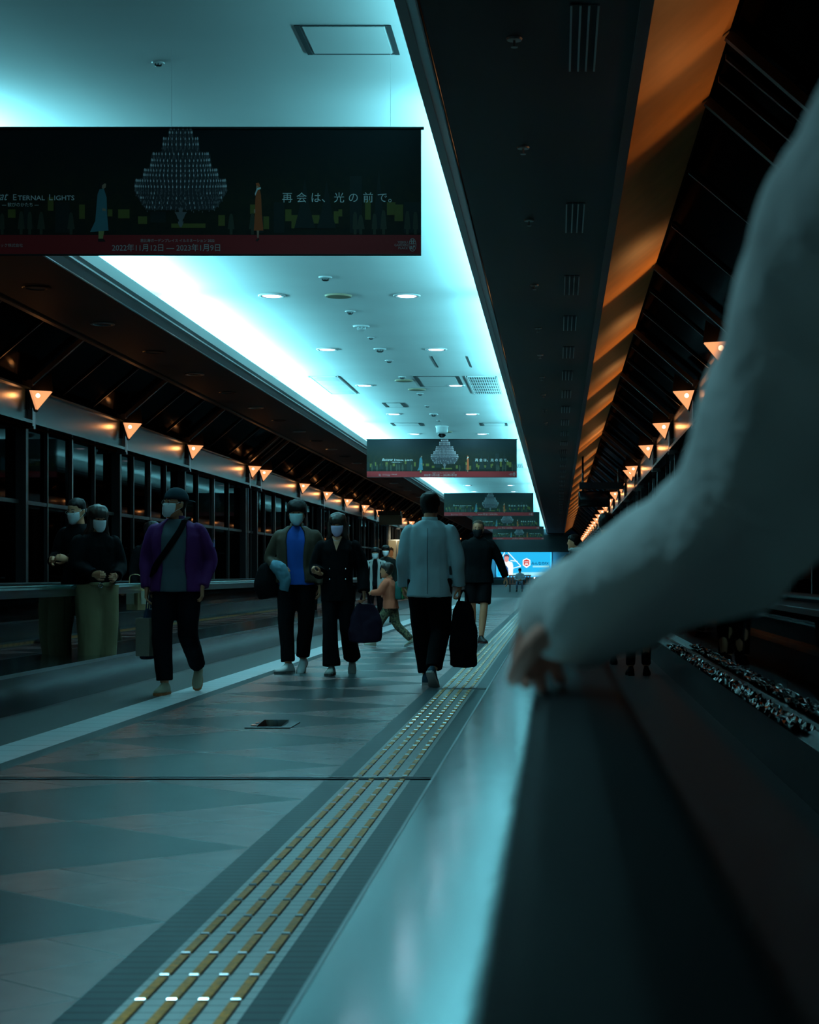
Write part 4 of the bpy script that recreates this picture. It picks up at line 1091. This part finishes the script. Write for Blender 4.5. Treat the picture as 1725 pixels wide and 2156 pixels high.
# 7, 8: pair coming from the back
X, Y = at(791, 1320)
p7 = person('distant person in a loose white overshirt and mask walking behind the running child', (X, Y, 0), PI, H=1.53, vox=.018, cm=cmat('white_overshirt', (.52, .53, .50), .85), top='open', im=black, gap=.22, tz=.72, lm=black, mask=maskw, hair='short', fringe=.03, hv=.02, sm=black, sleeve=(.085, .078, .062), collar=.5)
strap(p7, [(.11, .09, 1.42), (.12, .13, 1.25), (.13, .12, 1.05)], black, .016); strap(p7, [(-.11, .09, 1.42), (-.12, .13, 1.25), (-.13, .12, 1.05)], black, .016)
X, Y = at(813, 1311)
person('distant person in dark clothes and mask, half hidden behind the white overshirt wearer', (X, Y, 0), PI, H=1.62, vox=.018, cm=cmat('dark_coat', (.01, .012, .01), .85), lm=black, mask=maskw, hair='short', fringe=.03, hv=.02, sm=black, topname='coat')
# 9, 10: on the left walkway
beige = cmat('beige_trousers', (.22, .17, .09), .8)
X, Y = at(205, 1455, 0); Y = 15.7; X = (203-1175)/3600*Y
p9 = person('person with long dark hair, black top and high beige trousers riding the left walkway', (X, Y, .03), PI + R(38), H=1.63, vox=.012, nod=10, knee={1: (.09, .05, .5), -1: (-.09, .02, .5)}, ankle={1: (.09, .03, .095), -1: (-.09, -.02, .095)}, toe={-1: (.1, 0)},
    elbow={1: (.22, .04, 1.14), -1: (-.22, .04, 1.14)}, wrist={1: (.12, .22, 1.06), -1: (-.10, .23, 1.04)}, hd={1: (-.6, 1, 0), -1: (.6, 1, 0)}, curl={1: .9, -1: .9},
    cm=black, lm=beige, tz=.97, leg_r=(.125, .115, .100), sleeve=(.08, .075, .06), mask=maskw, hair='long', fringe=.02, hv=.024, hlen=.30, hairm=cmat('brown_hair', (.025, .012, .008)), sm=white_sh, topname='cropped_sweater')
b = NB(); stube(b, [(.155, .05, .965), (.09, .13, .965), (0, .155, .965), (-.09, .13, .965), (-.155, .05, .965)], [(.012, .020)]*5, 4, 8); bl = obj('belt', b, beige, p9, True)
b = NB(); stube(b, [(.02*math.cos(t)+.03, .172, .955+.022*math.sin(t)) for t in [2*PI*i/10 for i in range(11)]], [.004]*11, 2, 6); obj('buckle', b, M['stud'], bl, True)
Y = 17.3; X = (166-1175)/3600*Y
p10 = person('person in a black coat with glasses and white mask standing behind the beige trousers wearer', (X, Y, .03), PI + R(-25), H=1.77, vox=.013, nod=14, knee={1: (.09, .05, .5), -1: (-.09, .02, .5)}, ankle={1: (.09, .03, .095), -1: (-.09, -.02, .095)}, toe={-1: (.1, 0)},
    elbow={1: (.22, .06, 1.14), -1: (-.22, .06, 1.14)}, wrist={1: (.10, .26, 1.10), -1: (-.08, .26, 1.12)}, hd={1: (-.5, 1, .3), -1: (.5, 1, .3)}, curl={1: .9, -1: .9}, cm=black, lm=black, tz=.70, mask=maskw, glasses=1, hair='short', fringe=.07, hv=.008, sm=black, topname='coat', sleeve=(.08, .072, .06))
ph = thing('smartphone', 'dark smartphone with a tiny light held by the black coat wearer on the left walkway', 'phone', (X+.075, Y-.44, 1.17), R(20))
b = NB(); box(b, -.037, .037, -.004, .004, 0, .15); bevel(b, .003, 2); obj('case', b, M['black_metal'], ph)
b = NB(); ball(b, (-.02, -.006, .135), .006, 2); obj('flash', b, emis('flash_glow', (.8, .95, 1), 6), ph)
Y = 19.6; X = (318-1175)/3600*Y
person('person in black with long hair riding the left walkway just behind the purple jacket wearer', (X, Y, .03), PI + R(40), H=1.60, vox=.015, cm=black, lm=black, mask=maskl, hair='long', fringe=.02, hv=.02, sm=black, tz=.72, ankle={1: (.09, .03, .095), -1: (-.09, -.02, .095)}, toe={-1: (.1, 0)}, topname='coat')
pb = thing('paper_bag', 'brown paper shopping bag seen through the glass left of the purple jacket wearer', 'paper bag', ((285-1175)/3600*18.0, 18.0, .66), R(12))
b = NB(); box(b, -.15, .15, -.06, .06, 0, .26); 
for v in b.verts:
    if v.co.z > .1: v.co.x *= 1.06; v.co.y *= .6
obj('bag_body', b, cmat('kraft_paper', (.42, .27, .14), .8), pb)
for s in (-1, 1):
    b = NB(); stube(b, [(-.06, s*.034, .25), (-.05, s*.03, .36), (.05, s*.03, .36), (.06, s*.034, .25)], [.004]*4, 4, 6); obj('handle', b, cmat('kraft_paper', (1, 1, 1)), pb, True)
b = NB(); box(b, .06, .15, -.066, -.045, .06, .20); obj('label_patch', b, cmat('pale_label', (.5, .42, .32), .8), pb)
# right walkway riders
def rider(label, px, top, Y, H=1.7, rz=0, **k):
    z0 = CZ + (1206-top)/3600*Y - H
    d = dict(vox=.016, hide_face=1, cm=black, lm=black, sm=black, hair='short', hv=.016, tz=.75, knee={1: (.09, .05, .5), -1: (-.09, .02, .5)}, ankle={1: (.09, .03, .095), -1: (-.09, -.02, .095)}, toe={-1: (.1, 0)}, topname='coat')
    d.update(k); return person(label, ((px-1175)/3600*Y, Y, .03), rz, H=H, **d)
rider('person with dark hair seen from behind on the right walkway, in a dark green coat', 1277, 1090, 19.0, 1.68, R(5), cm=cmat('dark_green_coat', (.02, .06, .06), .85))
rider('person in a pale grey coat seen from behind, right of the dark green coat', 1345, 1112, 17.0, 1.50, 0, cm=cmat('pale_grey_coat', (.40, .42, .41), .85), sleeve=(.085, .075, .06))
p14 = rider('person in black with a pale scarf leaning over the right walkway handrail', 1212, 1128, 27.0, 1.62, R(70), sh={1: (.15, -.05, 1.37), -1: (-.19, .05, 1.38)}, elbow={-1: (-.26, .20, 1.12), 1: (.2, .0, 1.1)}, wrist={-1: (-.20, .36, .98), 1: (.15, .2, .98)}, yaw=-20)
b = NB(); stube(b, [(-.02, .09, 1.50), (.07, .10, 1.46), (.12, .13, 1.36), (.13, .15, 1.20), (.10, .16, 1.02), (.09, .16, .92)], [(.06, .04), (.055, .035), (.04, .025), (.035, .018), (.035, .015), (.03, .01)], 4, 12); stube(b, [(-.09, .02, 1.47), (0, .08, 1.48), (.09, .02, 1.47), (.05, -.07, 1.48), (-.05, -.07, 1.48), (-.09, .02, 1.47)], [.035]*6, 4, 10)
obj('scarf', fuse(b, .014, 2, .006, 12), cmat('pale_scarf', (.46, .52, .52), .85), p14, True)
# the blurred neighbour whose arm rests on the handrail
grey = cmat('light_grey_coat', (.80, .86, .83), .9, bump=(60, .3))
gx, gy = .37, 1.10
p15 = person('blurred person in a light grey coat whose left arm rests on the foreground handrail', (gx, gy, .03), 0, H=1.72, vox=.0085, fat=1.0, hide_face=1, head=(.05, .02, 1.60),
    sh={-1: (-.130, .03, 1.335), 1: (.20, .0, 1.36)}, elbow={-1: (-.218, .235, 1.068), 1: (.28, -.02, 1.10)}, wrist={-1: (-.338, .42, .990), 1: (.30, .02, .86)},
    cuff={-1: .075}, hd={-1: (-.43, .74, -.20), 1: (0, 0, -1)}, palm={-1: (.15, 0, -1)}, curl={-1: .8}, cm=grey, lm=cmat('dark_trousers', (.02, .022, .025), .85), tz=.55, sleeve=(.083, .066, .052), sm=black, hair='short', hv=.016, wr=.014, topname='coat',
    knee={1: (.10, .03, .5), -1: (-.09, .02, .5)}, ankle={1: (.10, 0, .095), -1: (-.09, 0, .095)}, toe={-1: (.1, 0)}, skinc=cmat('pink_skin', (.85, .40, .30), .5))
# person on the far bench
bench = thing('bench', 'red-brown slatted bench under the bright screen at the far end', 'bench', (-2.10, 94.6, 0))
bw = cmat('bench_wood', (.30, .07, .04), .5)
b = NB()
for i in range(4): box(b, -.62, .62, -.24+i*.12, -.15+i*.12, .42, .455)
obj('seat', b, bw, bench)
b = NB()
for i in range(8): box(b, -.60+i*.157, -.52+i*.157, .22, .25, .46, .90)
box(b, -.62, .62, .21, .26, .86, .93); obj('backrest', b, bw, bench)
for xx in (-.55, .55):
    b = NB(); box(b, xx-.03, xx+.03, -.22, -.16, 0, .42); box(b, xx-.03, xx+.03, .16, .24, 0, .42); box(b, xx-.03, xx+.03, -.22, .24, .36, .42); obj('leg', b, M['black_metal'], bench)
person('tiny far person in a pale top sitting on the bench beneath the bright screen', (-2.10, 94.45, -.42), PI, H=1.72, vox=.02, cm=cmat('pale_blue_top', (.45, .6, .7), .8), lm=cmat('grey_jeans', (.10, .14, .2), .8), sm=black, hair='short', hv=.018, nod=20, tz=.86,
    hip={1: (.10, 0, .93), -1: (-.10, 0, .93)}, knee={1: (.15, .42, .93), -1: (-.12, .42, .93)}, ankle={1: (.16, .42, .53), -1: (-.14, .38, .53)}, toe={-1: (0, 0)}, elbow={1: (.26, .1, 1.12), -1: (-.26, .1, 1.12)}, wrist={1: (.08, .28, 1.06), -1: (-.08, .28, 1.08)}, hd={1: (-.5, 1, 0), -1: (.5, 1, 0)})

# ------------------------------------------------------------------ the lit screen at the end wall
YS = 149.7; SP = YS/3600
def sx(px): return (px-1175)*SP
def sz(py): return CZ + (1206-py)*SP
cx = (sx(1047)+sx(1160))/2; W2 = (sx(1160)-sx(1047))/2; zb, zt = sz(1213), sz(1162); HS = zt-zb
sc = thing('advertising_screen', 'bright blue advertising screen on the wall at the far end of the corridor', 'advertising screen', (cx, YS, zb))
def E_(n, c, s=1.0): return emis(n, c, s)
b = NB(); box(b, -W2, W2, .02, .08, 0, HS); obj('display', b, E_('screen_blue', (.02, .48, .88), 1.0), sc)
b = NB()
for q in ((-W2-.10, -W2, -.1, HS+.1), (W2, W2+.10, -.1, HS+.1)): box(b, q[0], q[1], 0, .10, q[2], q[3])
for q in ((-.10, 0), (HS, HS+.10)): box(b, -W2, W2, 0, .10, q[0], q[1])
obj('screen_frame', b, M['steel'], sc)
b = NB()
for px in (1080, 1126):
    for z in (-.16, HS+.16): ball(b, (sx(px)-cx, -.05, z), .055, 2)
obj('frame_light', b, E_('frame_glow', (1, .9, .8), 8), sc)
def sp(px, py, y=0): return (sx(px)-cx, sz(py)-zb)
def spoly(pts, m, name, y=.012):
    bb = NB(); poly(bb, [sp(*p) for p in pts], y); return obj(name, bb, m, sc)
Ew = E_('screen_white', (.80, .95, 1.0), 1.15); 
bb = NB()
for (a, c) in (((1052, 1184), (1063, 1163)), ((1070, 1163), (1097, 1192)), ((1097, 1192), (1078, 1197)), ((1075, 1180), (1090, 1182))):
    p, q = V(sp(*a)), V(sp(*c)); d = (q-p).normalized()*.035; n_ = V((-d.y, d.x))
    poly(bb, [p-n_, q-n_, q+n_, p+n_], .010)
obj('white_lines', bb, Ew, sc)
spoly([(1098, 1205), (1160, 1205), (1160, 1212.5), (1060, 1212.5), (1060, 1209)], E_('screen_pale', (.35, .85, 1.0), 1.0), 'caption_band')
spoly([(1122, 1191), (1157, 1191), (1157, 1194.5), (1122, 1194.5)], E_('screen_pale', (.35, .85, 1.0), .9), 'caption_band', .011)
spoly([(1056, 1212), (1057, 1188), (1063, 1182), (1071, 1181), (1079, 1184), (1081, 1192), (1080, 1212)], Ew, 'figure_print', .009)
spoly([(1062, 1181), (1062, 1173), (1065, 1169.5), (1069, 1169.5), (1072, 1173), (1071, 1181), (1067, 1184)], E_('screen_skin', (.75, .32, .30), 1), 'figure_print', .006)
spoly([(1061, 1176), (1062, 1169), (1067, 1166.5), (1072, 1169), (1073, 1174), (1069, 1171), (1063, 1172)], E_('screen_hair', (.10, .05, .08), 1), 'figure_print', .004)
spoly([(1066, 1190), (1070, 1196), (1071, 1207), (1067, 1209), (1065, 1200)], E_('screen_tie', (.02, .10, .30), 1), 'figure_print', .004)
spoly([(1101, 1179), (1109, 1175), (1117, 1179), (1117, 1190), (1109, 1196), (1101, 1190)], E_('logo_white', (.9, .95, 1), 1.2), 'logo_badge', .008)
spoly([(1103, 1180), (1109, 1177.5), (1115, 1180), (1115, 1189), (1109, 1192.5), (1103, 1189)], E_('logo_red', (.62, .05, .04), 1), 'logo_badge', .005)
bb = NB()
for x in (1105, 1108, 1111): poly(bb, [sp(x, 1184), sp(x+2, 1184), sp(x+2, 1182), sp(x, 1182)], .002)
poly(bb, [sp(1105, 1189), sp(1113, 1189), sp(1112, 1186), sp(1106, 1186)], .002); obj('logo_mark', bb, E_('logo_white', (.9, .95, 1), 1), sc)
p = sp(1119, 1189); text_mesh('みんなのFX', 7.6*SP, E_('screen_navy', (.005, .03, .12), 1), sc, (p[0], .004, p[1]), sx=.93, bold=.006)
p = sp(1106, 1210.5); text_mesh('ー広告', 3*SP, E_('screen_grey', (.15, .3, .4), 1), sc, (p[0], .004, p[1]))
l = bpy.data.lights.new('screen_light', 'AREA'); l.shape = 'RECTANGLE'; l.size = W2*2; l.size_y = HS; l.energy = 500; l.color = (.05, .5, 1)
lo = bpy.data.objects.new('screen_light', l); COL.objects.link(lo); lo.location = (cx, YS-.3, zb+HS/2); lo.rotation_euler = (R(90), 0, 0)
b = NB(); box(b, sx(1018), sx(1232), YS+.12, YS+.25, sz(1216), sz(1157)); 
struct('trim_90', b, mat('grey_panel', (.16, .17, .17), .6))
b = NB(); box(b, sx(1018), sx(1232), YS-1.5, YS-1.2, 0, .45); struct('trim_91', b, mat('dark_plinth', (.012, .03, .035), .6))
# standing poster at the far left
pt = thing('poster', 'pale poster showing two people on the far left wall past the white overshirt wearer', 'poster', (-8.02, 85, 0))
b = NB(); box(b, -.52, .52, 0, .06, .35, 2.65); obj('poster_board', b, cmat('poster_paper', (.34, .32, .24), .7), pt)
b = NB(); box(b, -.56, -.52, -.02, .08, 0, 2.7); box(b, .52, .56, -.02, .08, 0, 2.7); box(b, -.52, .52, -.02, .08, 2.65, 2.7); box(b, -.03, .03, -.02, -.005, .35, 2.65); obj('poster_frame', b, M['steel'], pt)
b = NB()
for xx in (-.27, .25):
    poly(b, [(xx-.10, 1.9), (xx-.11, 2.15), (xx, 2.24), (xx+.11, 2.15), (xx+.10, 1.9), (xx, 1.82)], -.006, 0)
    poly(b, [(xx-.12, 2.05), (xx-.12, 2.25), (xx, 2.33), (xx+.12, 2.25), (xx+.12, 2.05), (xx+.06, 2.17), (xx-.06, 2.17)], -.010, 1)
    poly(b, [(xx-.22, .5), (xx-.22, 1.6), (xx-.08, 1.82), (xx+.08, 1.82), (xx+.22, 1.6), (xx+.22, .5)], -.005, 2)
obj('people_print', b, [cmat('print_skin', (.25, .13, .07), .7), cmat('print_hair', (.02, .015, .01), .7), cmat('print_clothes', (.14, .06, .03), .7)], pt)
l = bpy.data.lights.new('poster_light', 'AREA'); l.size = .5; l.energy = 12; l.color = (1, .8, .5)
lo = bpy.data.objects.new('poster_light', l); COL.objects.link(lo); lo.location = (-8.0, 84, 2.9); lo.rotation_euler = (R(40), 0, 0)
# hanging sign boxes over both walkways
hs = thing('hanging_sign', 'small brown sign box hanging over the left walkway in the distance', 'hanging sign', (-7.35, 75, CZ+2.1))
b = NB(); box(b, -.5, .5, 0, .25, 0, .42); bevel(b, .02, 2); obj('sign_box', b, cmat('sign_brown', (.22, .10, .05), .35), hs)
b = NB(); box(b, -.55, .45, 0, .25, .42, .62); obj('sign_top', b, cmat('sign_dark', (.06, .05, .04), .2, metal=.6), hs)
b = NB(); cyl(b, (-.4, .12, .62), (-.4, .12, 1.5), .02, n=8); obj('hanger', b, M['black_metal'], hs)
hs = thing('hanging_sign', 'black sign box hanging over the right walkway in the distance', 'hanging sign', (1.18, 50, CZ+1.93))
b = NB(); box(b, -.55, .75, 0, .20, .52, .72); obj('top_bar', b, M['black_metal'], hs)
b = NB(); box(b, -.58, .35, -.05, .30, 0, .46); bevel(b, .05, 3); obj('sign_box', b, mat('gloss_black', (.008, .008, .01), .12), hs, True)
for xx in (-.45, .2, .6):
    b = NB(); cyl(b, (xx, .1, .40), (xx, .1, .55), .03, n=8); obj('hanger', b, M['black_metal'], hs)
b = NB(); cyl(b, (-.45, .1, .7), (-.45, .1, 1.5), .03, n=8); obj('hanger', b, M['black_metal'], hs)
b = NB(); cyl(b, (.6, .1, .7), (.6, .1, 1.15), .03, n=8); obj('hanger', b, M['black_metal'], hs)

# sanity: drop helper keys
for o in bpy.data.objects:
    if o.type == 'MESH' and 'kind' not in o and o.parent is None and 'label' not in o: print('UNLABELLED', o.name)
